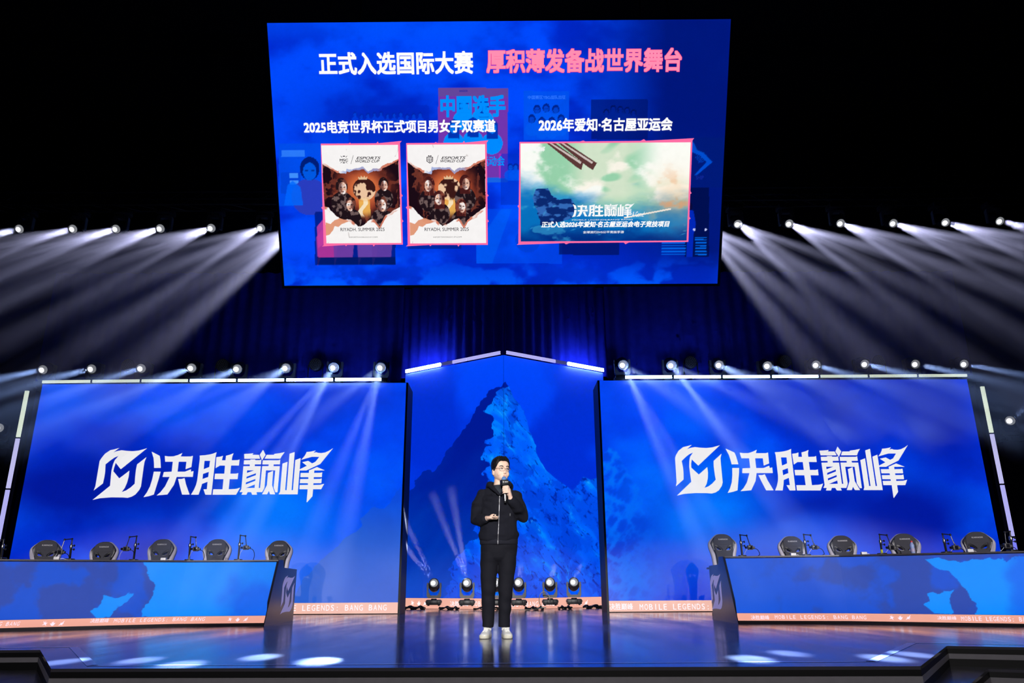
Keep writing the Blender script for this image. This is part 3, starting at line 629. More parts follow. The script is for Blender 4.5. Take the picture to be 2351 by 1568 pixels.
def poster_fn(heads, seed, hairc):
    T = [(0, .18), (.075, .22), (.14, .25), (.195, .28), (.305, .285), (.315, .257), (.41, .25), (.47, .262), (.545, .25), (.6, .29), (.67, .262), (.74, .265), (.81, .24), (.87, .21), (.94, .18), (1, .15)]
    Bt = [(1, .63), (.9, .685), (.81, .725), (.765, .76), (.715, .822), (.65, .75), (.59, .762), (.51, .80), (.43, .822), (.34, .762), (.24, .762), (.16, .725), (.11, .685), (.05, .63), (0, .62)]
    def fn(U, V):
        n = fbm(U*6+seed, V*8, 5); c = np.ones(U.shape+(3,))*np.array([247, 244, 243.])
        e = (fbm(U*9+seed, V*9+3, 4)-.5)*.05; hole = inpoly(T+Bt, U+e*.3, V+e)
        rim = inpoly([(x, y-.02) for x, y in T]+[(x, y+.03) for x, y in Bt], U+e*.5, V+e*1.3)
        c = mixc(c, (205, 110, 84), rim*.9*sm(.42, .6, fbm(U*7+1, V*7, 3))); c = mixc(c, (150, 165, 215), rim*.8*(V < .4)*sm(.55, .45, np.abs(U-.5)+.25))
        d = np.hypot((U-.53)/.42, (V-.44)/.30)
        ins = mixc(np.ones(U.shape+(3,))*np.array([235, 128, 72.]), (150, 62, 40), sm(.15, .75, d)); ins = mixc(ins, (26, 10, 20), sm(.55, 1.15, d+(n-.5)*.5))
        ins = mixc(ins, (190, 90, 60), .7*sm(.71, .78, ridged(U*7+seed, V*7, 4))*sm(.6, 1.1, d)*.7)
        gl = np.hypot((U-.535)/.15, (V-.445)/.115) < 1; ins = np.where(gl[..., None], mixc(np.ones(U.shape+(3,))*np.array([236, 196, 160.]), (58, 24, 22), sm(.46, .56, fbm(U*14+seed, V*14, 3))), ins)
        ins = mixc(ins, (245, 190, 90), .85*(np.abs(U-.53) < .07+.05*(V-.55))*sm(.52, .58, V)*sm(.76, .66, V)); ins = mixc(ins, (250, 238, 215), .8*(np.abs(U-.51+.04*np.sin(V*30)) < .03)*sm(.52, .58, V)*sm(.74, .7, V))
        cr = inpoly([(.47, .345), (.46, .315), (.49, .33), (.50, .305), (.525, .328), (.545, .305), (.56, .33), (.585, .312), (.575, .345)], U, V); ins = mixc(ins, (225, 190, 150), cr*1.)
        hl = sm(.5, .62, fbm(U*26+seed, V*26, 4))
        for x, y, r, lng, fl in heads:
            bod = (((U-x)/(r*2.0))**2+((V-y-r*2.35)/(r*1.75))**2 < 1)*(V > y+r*.7); ins = mixc(ins, (30, 18, 24), bod*1.); ins = mixc(ins, (176, 148, 140), bod*hl*.55)
            hr = ((U-x)/(r*1.05))**2+((V-y+r*.12)/(r*1.12))**2 < 1
            if lng: hr |= (np.abs(U-x) < r*1.0) & (V > y-r*.1) & (V < y+r*1.6)
            ins = mixc(ins, hairc, hr*1.); ins = mixc(ins, (170, 92, 70), hr*hl*.6)
            fc = ((U-x-fl*r*.16)/(r*.7))**2+((V-y-r*.16)/(r*.85))**2 < 1; ins = mixc(ins, (226, 178, 156), fc*1.); ins = mixc(ins, (246, 236, 232), fc*sm(.45, .6, fbm(U*34+seed, V*30, 3))); ins = mixc(ins, (96, 52, 48), fc*sm(.15, -.35, fl*(U-x)/r+(hl-.4)*.4)*.8)
            ins = mixc(ins, (40, 22, 26), ((np.abs(V-y-r*.02) < r*.07) & (np.abs(np.abs(U-x-fl*r*.16)-r*.3) < r*.17))*1.); ins = mixc(ins, (80, 34, 34), ((((U-x-fl*r*.2)/(r*.2))**2+((V-y-r*.62)/(r*.09))**2) < 1)*.8)
        c = np.where(hole[..., None], ins, c)
        lines = ridged(U*3.3+seed*2, V*3.1, 2); c = mixc(c, (196, 188, 186), .7*sm(.965, .985, lines)*(~rim)*((V > .84) | (V < .12)))
        hand = inpoly([(0, .78), (.07, .8), (.12, .76), (.2, .74), (.29, .765), (.31, .775), (.22, .80), (.17, .83), (.12, .82), (.1, .86), (.05, .91), (0, .92)], U+e*.3, V); c = mixc(c, (224, 150, 116), hand*.95); return c
    return fn
Q1 = [(740, 334), (914, 333), (921, 558), (747, 559)]; Q2 = [(936, 333), (1113, 332), (1116, 559), (940, 559)]; Q3 = [(1196, 331), (1585, 328), (1576, 553), (1194, 556)]
framed('poster_picture', Q1, poster_fn(((.24, .42, .075, 0, 1), (.79, .40, .062, 0, 1), (.35, .60, .066, 0, -1), (.75, .60, .074, 0, 1)), 1.7, (34, 20, 24)), 200, 250)
framed('poster_picture', Q2, poster_fn(((.27, .40, .068, 1, -1), (.735, .385, .068, 1, 1), (.40, .54, .066, 1, -1), (.68, .62, .064, 1, 1)), 6.2, (70, 26, 26)), 200, 250)
def game_fn(U, V):                                       # painted landscape only
    n = fbm(U*5, V*4, 6); m = fbm(U*9+4, V*8, 5); w = fbm(U*3+V*2, V*4-U, 5)
    c = mixc(np.ones(U.shape+(3,))*np.array([150, 208, 170.]), (250, 252, 246), sm(.47, .62, n)); c = mixc(c, (252, 253, 246), sm(.62, .85, U)*sm(.75, .3, V))
    c = mixc(c, (80, 165, 150), .7*sm(.5, .7, V)*sm(.55, .42, m)); c = mixc(c, (250, 240, 222), .6*sm(.52, .6, ridged(U*2.1+V*1.6, V*1.9-U*.6, 3))*sm(.25, .4, U)*sm(.8, .6, U)*sm(.7, .5, V))
    bl = sm(.46, .78, V+(w-.5)*.5+sm(.35, .0, U)*.22); c = mixc(c, (0, 108, 190), bl*.95); c = mixc(c, (0, 44, 130), sm(.78, 1.0, V+(m-.5)*.25)); c = mixc(c, (60, 170, 215), .6*bl*sm(.55, .66, m))
    fi = np.clip(blob(U, V, .92, .6, .14, .26)+.0*U, 0, 1); c = mixc(c, (246, 196, 138), np.clip(fi*(0.3+m), 0, 1)*.6); c = mixc(c, (236, 150, 96), np.clip(fi*sm(.58, .72, m), 0, 1)*.6)
    rock = inpoly([(.07, .55), (.10, .47), (.17, .46), (.19, .53), (.24, .58), (.30, .56), (.33, .64), (.31, .76), (.2, .84), (.12, .84), (.09, .7)], U+(m-.5)*.05, V+(m-.5)*.05)
    c = mixc(c, (10, 40, 110), rock*1.); c = mixc(c, (60, 120, 200), rock*sm(.52, .64, fbm(U*22, V*22, 4))*.8)
    for o in (0, .068): c = mixc(c, (92, 56, 54), 1.*inpoly([(.155+o, 0), (.205+o, 0), (.37+o*1.2, .2), (.36+o, .27), (.33+o, .24)], U, V)); c = mixc(c, (236, 226, 220), .8*inpoly([(.17+o, 0), (.185+o, 0), (.36+o, .19), (.355+o, .21)], U, V))
    c = mixc(c, (70, 170, 220), .5*sm(.9, .96, ridged(U*4, V*6+U*4, 3))*(V > .6)); ray_ = np.abs((V-.76)+(U-.62)*.32) < .008; return mixc(c, (255, 236, 220), .9*ray_*((U > .62) & (U < .9)))
framed('game_picture', Q3, game_fn, 330, 190)
def gp(x, y): return 1150+x/3.918, 310+y/3.918
shape_part('game_title', fit(U_TIT, pxbox(ph, 1313, 468, 1456, 503)), ph, WHITE2, hs, .016)
htext('game_lettering', '正式入选2026年爱知·名古屋亚运会电子竞技项目', 1242, 509, 1537, 523, WHITE2, .034, .22, .016)
htext('game_lettering', '全球流行5V5公平竞技手游', 1338, 531, 1432, 537, WHITE2, .01, 0, .016)
htext('game_lettering', 'MOBILE LEGENDS:BANG BANG', 1313, 504.5, 1452, 507, WHITE2, 0, 0, .016)
htext('game_lettering', 'A Game!', 1450, 487, 1479, 499, WHITE2, 0, .3, .017)
shape_part('game_logo', fit(U_LOGO, pxbox(ph, 1202, 337, 1252, 350)), ph, WHITE2, hs, .016)
for dx, sub in ((0, 'MSC'), (193, '')):
    sk = .3
    htext('poster_lettering', 'ESPORTS', 818+dx*1.01, 360, 874+dx*1.01, 366.5, INKBLK, .012, sk, .016)
    htext('poster_lettering', 'WORLD CUP', 816+dx*1.01, 367.5, 871+dx*1.01, 373.5, INKBLK, .012, sk, .016)
    htext('poster_lettering', 'RIYADH, SUMMER 2025', 782+dx, 523, 883+dx, 532, INKBLK, .004, 0, .016)
    htext('poster_lettering', 'ESPORTSWORLDCUP.COM', 802+dx, 543.5, 867+dx, 546, INKBLK, 0, 0, .016)
    x = 805+dx*1.01; crest = [[[ph.st(*p) for p in ((x, 377), (x+5.8, 357), (x+6.6, 357), (x+.8, 377))]]]
    if sub:
        htext('poster_lettering', 'MSC', 780, 365, 799, 371, INKBLK, .02, 0, .016)
        for y, s in ((359, 1), (374, -1)):
            crest += [[[ph.st(*p) for p in ((781, y-2*s), (786, y+2*s), (784, y+2.5*s))]], [[ph.st(*p) for p in ((798, y-2*s), (793, y+2*s), (795, y+2.5*s))]], [[ph.st(*p) for p in ((787, y-1), (792, y-1), (792, y+1), (787, y+1))]]]
    else:
        o = 979
        crest += [[[ph.st(*p) for p in ((o, 361), (o+15, 361), (o+15, 371), (o+7.5, 376), (o, 371))], [ph.st(*p) for p in ((o+1.5, 362.5), (o+13.5, 362.5), (o+13.5, 370.4), (o+7.5, 374), (o+1.5, 370.4))]],
                  [[ph.st(*p) for p in ((o+3, 370), (o+3, 364), (o+4.5, 364), (o+4.5, 371))]], [[ph.st(*p) for p in ((o+6.6, 373), (o+6.6, 364), (o+8.2, 364), (o+8.2, 373))]], [[ph.st(*p) for p in ((o+10.4, 371), (o+10.4, 364), (o+12, 364), (o+12, 370))]],
                  [[ph.st(*p) for p in ((o+3, 359), (o+5, 357), (o+7.5, 359), (o+10, 357), (o+12, 359), (o+11, 360), (o+4, 360))]]]
    shape_part('poster_crest', crest, ph, INKBLK, hs, .016)

# ------------------------------------------------------------------ moving head lamps
CASE = pm('lamp_black_plastic', (.012, .012, .016), .42, scale=30); CASEG = pm('lamp_grey_yoke', (.10, .10, .12), .45, scale=30)
RIM = pm('lamp_rim_metal', (.32, .33, .36), .25, metal=.8); DARKM = pm('dark_truss_metal', (.05, .05, .06), .4, metal=.7)
LENSM = bpy.data.materials.new('lit_lens'); LENSM.use_nodes = True; nt = LENSM.node_tree; b = nt.nodes['Principled BSDF']
tc = nt.nodes.new('ShaderNodeTexCoord'); mp = nt.nodes.new('ShaderNodeMapping'); mp.inputs['Location'].default_value = (.018, .008, -.20)
ln = nt.nodes.new('ShaderNodeVectorMath'); ln.operation = 'LENGTH'; mr = nt.nodes.new('ShaderNodeMapRange'); mr.interpolation_type = 'SMOOTHSTEP'
mr.inputs[1].default_value = .060; mr.inputs[2].default_value = .040; mr.inputs[3].default_value = .22; mr.inputs[4].default_value = 4.5
nt.links.new(tc.outputs['Object'], mp.inputs[0]); nt.links.new(mp.outputs[0], ln.inputs[0]); nt.links.new(ln.outputs['Value'], mr.inputs[0]); nt.links.new(mr.outputs[0], b.inputs['Emission Strength'])
b.inputs['Emission Color'].default_value = (.93, .95, 1, 1); b.inputs['Base Color'].default_value = (.35, .36, .4, 1); b.inputs['Roughness'].default_value = .1
LENSM.cycles.emission_sampling = 'NONE'
mb = MB().box((0, 0, .075), (.33, .27, .11), bev=.014).box((0, -.137, .08), (.17, .008, .07), bev=.003).box((.1, -.138, .08), (.022, .012, .085), bev=.004)
for sx in (-1, 1): mb.box((sx*.172, 0, .085), (.02, .16, .05), bev=.006)
for sx in (-1, 1):
    for sy in (-1, 1): mb.lathe([(.016, 0), (.018, .022)], (sx*.12, sy*.1, 0), n=10)
mb.lathe([(.07, .13), (.06, .155)], n=20)
M_BASE = mb.mesh('base', CASE)
yk = [(-.165, .50), (-.125, .50), (-.125, .30), (-.075, .225), (.075, .225), (.125, .30), (.125, .50), (.165, .50), (.165, .21), (.135, .165), (-.135, .165), (-.165, .21)]
M_YOKE = MB().prism(yk, (0, .05, 0), (1, 0, 0), (0, 0, 1), (0, -.10, 0)).lathe([(.03, -.172), (.03, .172)], (0, 0, .43), Quaternion((0, 1, 0), math.pi/2), 14).mesh('yoke', CASEG, 30)
M_HEAD = MB().lathe([(.03, -.17), (.075, -.165), (.10, -.13), (.118, -.06), (.12, .04), (.118, .13), (.112, .20), (.102, .205), (.096, .19)], n=28).lathe([(.122, -.02), (.126, -.01), (.126, .01), (.122, .02)], n=28).mesh('fixture_head', CASE)
M_LENS = MB().lathe([(.094, .19), (.085, .204), (.06, .215), (.03, .221), (.0, .223)], n=28).mesh('lens', LENSM, 60)
M_RING = MB().lathe([(.095, .196), (.104, .196), (.104, .212), (.095, .212), (.095, .196)], n=28).mesh('lens_ring', RIM)
LENS_OUT = .225
def moving_head(label, lens, d, hang=False, group=None, scale=1.0):
    """lens: where the lit lens is; d: where it points"""
    d = Vector(d).normalized(); piv = Vector(lens)-d*LENS_OUT*scale; s = -1 if hang else 1
    root = thing('moving_head_lamp', label, 'stage lamp', piv-Vector((0, 0, .43*s*scale)), 0, group); root.scale = (scale,)*3
    q = Quaternion((1, 0, 0), math.pi) if hang else Quaternion()
    pan = math.atan2(-d.x*-1, -d.y) if not hang else math.atan2(d.x, -d.y)
    obj('base', M_BASE, root, (0, 0, 0), q)
    obj('yoke', M_YOKE, root, (0, 0, 0), Quaternion((0, 0, 1), pan)@q)
    h = obj('fixture_head', M_HEAD, root, (0, 0, .43*s), d.to_track_quat('Z', 'Y'))
    obj('lens', M_LENS, h); obj('lens_ring', M_RING, h)
    return root
ORD = ['first', 'second', 'third', 'fourth', 'fifth', 'sixth', 'seventh', 'eighth']
BEAMS = []                                               # (apex, direction, power, length, half angle)
def beam_dirs(vps): return [-ray(x, y) for x, y in vps]

# truss with the upper row
YT = 14.75
upL = [(43, 526), (166, 526), (265, 526), (367, 525), (484, 524), (598, 524), (688, 524)]
upR = [(1606, 516), (1695, 515), (1813, 514), (1931, 513), (2052, 513), (2172, 511), (2297, 508)]
VU_L = [(1105, 395), (1105, 299), (1090, 200)]; VU_R = [(1203, 330), (1255, 235), (1265, 110)]
def mount(p, V): d = beam_dirs(V)[1].normalized(); q = p-d*LENS_OUT; return q.x, q.z+.43
MT = sorted([mount(atY(x, y, YT), VU_L) for x, y in upL]+[mount(atY(x, y, YT), VU_R) for x, y in upR])
TZ = lambda x: float(np.interp(x, [m[0] for m in MT], [m[1] for m in MT]))+.03     # height of its lower chords
mb = MB()
for y in (14.75, 15.05):
    for z in (0, .3): mb.tube([(x, y, TZ(x)+z) for x in [-14.5]+[m[0] for m in MT]+[14.5]], .025, 8)
for i in range(-29, 29):
    x = i*.5; a, b_ = TZ(x), TZ(x+.5)
    mb.tube([(x, 14.75, a), (x+.5, 14.75, b_+.3)], .011, 6); mb.tube([(x, 15.05, a+.3), (x+.5, 15.05, b_)], .011, 6); mb.tube([(x, 14.75, a), (x+.5, 15.05, b_)], .011, 6)
for x in (-12, -4, 4, 12): mb.tube([(x, 14.9, TZ(x)+.3), (x, 14.9, 13)], .012, 6)
tr = thing('lighting_truss', 'long dark box truss high behind the hanging screen', 'truss', (0, 14.9, TZ(0))); wpart('truss_frame', mb, DARKM, tr, 40)
for i, (x, y) in enumerate(upL):
    ds = beam_dirs(VU_L); n = 6-i
    lab = 'lit moving head hidden behind the left half of the hanging screen' if i == 6 else 'lit round lamp on the high truss, %s outward from the hanging screen on its left' % ORD[5-i]
    p = atY(x, y, YT); moving_head(lab, p, ds[1], True, 'lamps on the high truss')
    for k, d in enumerate(ds): BEAMS.append((p, d, (9000, 13000, 15000)[k]*(.8+.4*random.random())*(1.7 if i == 6 else 1), 'hi'))
for i, (x, y) in enumerate(upR):
    ds = beam_dirs(VU_R)
    lab = 'lit moving head hidden behind the right half of the hanging screen' if i == 0 else 'lit round lamp on the high truss, %s outward from the hanging screen on its right' % ORD[i-1]
    p = atY(x, y, YT); moving_head(lab, p, ds[1], True, 'lamps on the high truss')
    for k, d in enumerate(ds): BEAMS.append((p, d, (15000, 13000, 12000)[k]*(.8+.4*random.random())*(1.7 if i == 0 else 1), 'hi'))
# row on top of the side screens
YL = 14.98
loL = [(97, 849), (209, 847), (323, 846), (439, 845), (544, 847), (656, 845), (766, 844), (874, 844)]
loR = [(1431, 838), (1542, 839), (1652, 838), (1763, 840), (1875, 838), (1987, 836), (2103, 836), (2215, 836)]
VL_L = [(1072, 696), (960, 665), (893, 640)]; VL_R = [(1150, 669), (1260, 665), (1337, 640)]
for i in range(8):
    for side, row, V in (('left', loL, VL_L), ('right', loR, VL_R)):
        p = atY(*row[i], YL); ds = beam_dirs(V); pw = [7000, 9000, 8000]; k = 7-i if side == 'left' else i
        if side == 'left' and i == 7: ds[1:] = [(atZ(597, 1509)-p).normalized(), (atZ(730, 1518)-p).normalized()]; pw = [9000, 34000, 56000]
        if side == 'left' and i == 6: ds = [(atZ(140, 1520)-p).normalized(), (atZ(320, 1516)-p).normalized(), (atZ(415, 1526)-p).normalized()]; pw = [36000, 36000, 52000]
        if side == 'right' and i == 0: ds[1:] = [(atZ(1812, 1500)-p).normalized(), (atZ(1724, 1513)-p).normalized()]; pw = [9000, 30000, 56000]
        if side == 'right' and i == 1: ds[1:] = [(atZ(2100, 1503)-p).normalized(), (atZ(2030, 1511)-p).normalized()]; pw = [9000, 34000, 50000]
        moving_head('lit round lamp on the %s stage screen, %s from the mountain screen' % (side, ORD[k]), p, sum((Vector(d) for d in ds), Vector())/3, False, 'lamps on top of the side screens')
        for d, w in zip(ds, pw): BEAMS.append((p, d, w, 'lo'))
# lamps at the two sides
for side, px, tgt in (('left', (-4, 982), (-120, 930)), ('right', (2320, 965), (2420, 880))):
    p = atY(*px, 14.9); d = (atY(*tgt, 12.0)-p).normalized()
    rt = moving_head('lit lamp low beside the upright light tubes on the far %s' % side, p, d, False, 'side lamps'); BEAMS.append((p, d, 9000, 'lo'))
    mb = MB().box((p.x, rt.location.y, rt.location.z/2), (.5, .4, rt.location.z-.004)); tag(mb.build('lamp_tower', MATTE), 'black lamp tower carrying the lamp on the far %s' % side, 'tower')
# six lamps on the deck
flr = [(996, 17.35, [(905, 1140), (880, 1190)], 9000), (1072, 16.95, [(1046, 1180), (1015, 1190)], 9000), (1139, 16.6, [(1150, 1200)], 3000), (1191, 16.7, [(1200, 1270)], 3500), (1263, 16.95, [(1280, 1270)], 4000), (1318, 17.25, [(1345, 1270)], 4500)]
flr = [(x, y-.55, t, w) for x, y, t, w in flr]
wh = ['leftmost of the six, nearest the left screen', 'second from the left screen', 'seen between the legs of the speaker', 'just right of the legs of the speaker', 'second from the right, cable loop at its base', 'rightmost of the six, nearest the right screen']
for (x, y, ts, w), s in zip(flr, wh):
    p = atY(x, 1352, y); p.z = .545; d0 = Vector((-p.x*.04, -1, .36)).normalized()
    moving_head('black moving head on the floor, '+s, p, d0, False, 'moving heads in front of the mountain', .93)
    for t in ts: BEAMS.append((p, (atY(*t, y-2.5)-p).normalized(), w, 'fl'))

# unlit wash lamps between the lamps on the side screens
DOT = pm('faint_glow_led_dots', (.2, .2, .24), .3, emit=(.35, .38, .5), strength=.10, sampling='NONE')  # lamps are off; a faint glow is put on the dots
for (x, y), s in zip(((293, 838), (510, 838), (724, 836), (1586, 831), (1803, 829), (2018, 829)), ('left screen, outermost of three', 'left screen, middle of three', 'left screen, nearest the mountain', 'right screen, nearest the mountain', 'right screen, middle of three', 'right screen, outermost of three')):
    p = atY(x, y, 15.24); t = thing('wash_lamp', 'unlit wash lamp with a dotted face on the '+s, 'stage lamp', (p.x, p.y, p.z-.3), 0, 'unlit wash lamps')
    q = Quaternion((1, 0, 0), math.pi/2)
    wpart('lamp_body', MB().lathe([(.08, -.16), (.13, -.12), (.135, .0), (.128, .004)], p, q, 28), CASE, t)
    mb = MB()
    for r, n in ((0, 1), (.036, 6), (.072, 12), (.105, 18)):
        for j in range(n): mb.lathe([(.0055, .004), (.0, .009)], p+Vector((r*math.cos(2*math.pi*j/n), -.002, r*math.sin(2*math.pi*j/n))), q, 6)
    wpart('led_dots', mb, DOT, t); wpart('bracket', MB().tube([p+Vector((-.15, .05, 0)), p+Vector((-.15, .05, -.3)), p+Vector((.15, .05, -.3)), p+Vector((.15, .05, 0))], .012, 6).tube([p+Vector((0, .05, -.3)), (p.x, p.y+.05, SHELF+(.03 if p.x > 0 else 0))], .02, 8), DARKM, t)

# light tubes
def tube_mat(nm, rgb, s): return pm(nm, (.5, .5, .5), .4, var=.03, emit=rgb, strength=s)
T_OUT = tube_mat('tube_pale_green', L3(225, 238, 214), 1.0); T_MID = tube_mat('tube_white', (.35, .55, 1), 7); T_HOT = tube_mat('tube_hot_blue_white', (.22, .40, 1), 45)
T_CEN = tube_mat('tube_centre_blue_white', (.2, .38, 1), 100); T_DIM = tube_mat('tube_dim', L3(70, 72, 130), .8); T_LIL = tube_mat('tube_lilac', L3(176, 174, 240), 1.0); T_LIL2 = tube_mat('tube_soft_lilac', L3(190, 188, 236), 1.0); T_VIO = tube_mat('tube_violet', L3(125, 128, 246), 1.0)
HOUSE = pm('tube_housing', (.02, .02, .03), .4)
def light_tube(label, p, q, segs, group, w=.052, nrm=(0, -1, 0)):
    p, q = Vector(p), Vector(q); t = thing('light_tube', label, 'light tube', (p+q)/2, 0, group); d = q-p; L = d.length; d.normalize()
    n = Vector(nrm); n = (n-d*n.dot(d)).normalized(); s = d.cross(n)
    def bar(a, b_, off, th, ww): 
        mb = MB(); P0, P1 = p+d*a+n*off, p+d*b_+n*off; c = [s*(ww/2), s*(-ww/2)]
        return mb.add([P0+c[0], P0+c[1], P1+c[1], P1+c[0], P0+c[0]+n*th, P0+c[1]+n*th, P1+c[1]+n*th, P1+c[0]+n*th], [(0, 1, 2, 3), (7, 6, 5, 4), (0, 4, 5, 1), (1, 5, 6, 2), (2, 6, 7, 3), (3, 7, 4, 0)])
    hm = bar(0, L, -.045, .04, w*.45); mesh = wpart('housing', hm, HOUSE, t, 0)
    for a, b_, m in segs: wpart('diffuser', bar(a*L+.006, b_*L-.006, -.012, .034, w), m, t, 0)
    return t
hL = [(95, 877), (210, 875.6), (323, 874.4), (434, 873.8), (544, 873.2), (655, 872.4), (767, 871.6), (878, 871)]
for i in range(7):
    a, b_ = atY(*hL[i], 14.56), atY(*hL[i+1], 14.56); m = [T_OUT, T_OUT, T_OUT, T_MID, T_MID, T_HOT, T_HOT][i]
    light_tube('lit horizontal tube over the left stage screen, %s from the mountain screen' % ORD[6-i], a+Vector((.02, 0, 0)), b_-Vector((.02, 0, 0)), [(0, 1, m)], 'horizontal tubes over the side screens')
hR = [(1433, 866), (1545, 865.4), (1657, 865), (1770, 864.6), (1881, 864), (1994, 863.4), (2107, 862.6), (2222, 862)]
for i in range(7):
    a, b_ = atY(*hR[i], 14.56), atY(*hR[i+1], 14.56); m = [T_HOT, T_HOT, T_MID, T_MID, T_OUT, T_OUT, T_OUT][i]
    light_tube('lit horizontal tube over the right stage screen, %s from the mountain screen' % ORD[i], a+Vector((.02, 0, 0)), b_-Vector((.02, 0, 0)), [(0, 1, m)], 'horizontal tubes over the side screens')
for side, x0, z, m in (('left', -9.42, ((4.2, 3.27), (3.25, 2.29), (2.27, 1.32), (1.3, .35)), 0), ('right', 9.55, ((4.21, 3.27), (3.25, 2.28), (2.26, 1.3), (1.28, .33)), 0)):
    for k, (z1, z0) in enumerate(z):
        light_tube('upright lit tube beside the %s stage screen, %s from the top' % (side, ORD[k]), (x0, 14.56, z0), (x0, 14.56, z1), [(0, 1, [T_OUT, T_LIL2, T_LIL, T_VIO][k])], 'upright tubes at the outer ends', .07)
    tag(MB().box((x0, 14.68, 2.15), (.14, .1, 4.3)).build('tube_post', MATTE), 'black post that holds the upright tubes on the far %s' % side, 'post')
for side, a, b_ in (('left', Vector((-2.44, 18.03, 5.53)), Vector((-.09, 16.46, 5.53))), ('right', Vector((2.45, 17.98, 5.53)), Vector((.04, 16.44, 5.53)))):
    d = b_-a; n = (-.55, -.83, 0) if side == 'left' else (.54, -.84, 0)
    for k, (s0, s1, sg) in enumerate(((0, .333, [(0, 1, T_CEN)]), (.336, .664, [(0, .16, T_CEN), (.2, .55, T_DIM), (.55, 1, T_LIL)]), (.667, 1, [(0, 1, T_LIL)]))):
        light_tube('%s tube on the %s slope of the folded mountain screen' % (('bright lowest', 'half lit middle', 'lilac topmost')[k], side), a+d*s0, a+d*s1, sg, 'tubes on the mountain screen', .075, n)

def flex(pts, it=3):                                     # rounded run of a cable
    l = [Vector(p) for p in pts]
    for _ in range(it): l = [l[0]]+[q for a, b_ in zip(l, l[1:]) for q in (a*.75+b_*.25, a*.25+b_*.75)]+[l[-1]]
    return l

# ------------------------------------------------------------------ player desks
DESKB = pm('desk_black_laminate', (.016, .016, .03), .28, scale=8); PLINTH = pm('desk_plinth_grey', (.05, .045, .05), .6); TOP = pm('desk_top_dark', (.03, .025, .03), .4)
LEDD = led_mat('led_desk_panel', 1, .022); EMB = pm('wing_emblem_glow_paint', (.42, .38, .55), .5, emit=L3(150, 140, 190), strength=.6, sampling='NONE')  # wing emblem is paint; a glow is added to brighten it
def desk_fn(pl, side):
    def fn(A, B):
        X, Y = pl.photo(A, B); n = fbm(X/60+3, Y/55, 6); m = fbm(X/26+11, Y/24, 6); e = (m-.5)*70; e2 = (n-.5)*80
        c = mixc(np.ones(X.shape+(3,))*np.array([22, 80, 208.]), (40, 72, 172), sm(.42, .6, n))
        if side == 'left':
            c = mixc(c, (8, 78, 205), sm(.55, .4, n)*.6); pal = (0, 140, 255)
            cy_ = soft([(325, 1285), (340, 1312), (352, 1340), (348, 1380), (330, 1420), (660, 1440), (660, 1280)], X+e*.6, Y+e*.4)
            is_ = soft([(208, 1405), (225, 1396), (242, 1368), (268, 1370), (303, 1358), (292, 1378), (272, 1395), (258, 1420), (222, 1420)], X+e*.25, Y+e*.25)
            far = np.clip(sm(470, 560, X+e2)*sm(1320, 1400, Y+e2)+sm(430, 640, X)*.35, 0, 1)
        else:
            pal = (0, 140, 255); cy_ = soft([(2125, 1285), (2150, 1305), (2185, 1315), (2215, 1350), (2240, 1385), (2250, 1430), (2400, 1430), (2400, 1285)], X+e*.6, Y+e*.4)
            is_ = soft([(2122, 1390), (2137, 1382), (2128, 1362), (2160, 1360), (2190, 1352), (2182, 1375), (2192, 1410), (2150, 1412)], X+e*.25, Y+e*.25)
            c = mixc(c, (28, 92, 225), sm(1900, 1700, X)*.8); far = np.clip(sm(2290, 2350, X+e2)*.8, 0, 1)
        c = mixc(c, pal, np.maximum(cy_, is_)); return mixc(c, (10, 96, 236), np.clip(far, 0, 1)*cy_*.9)
    return fn
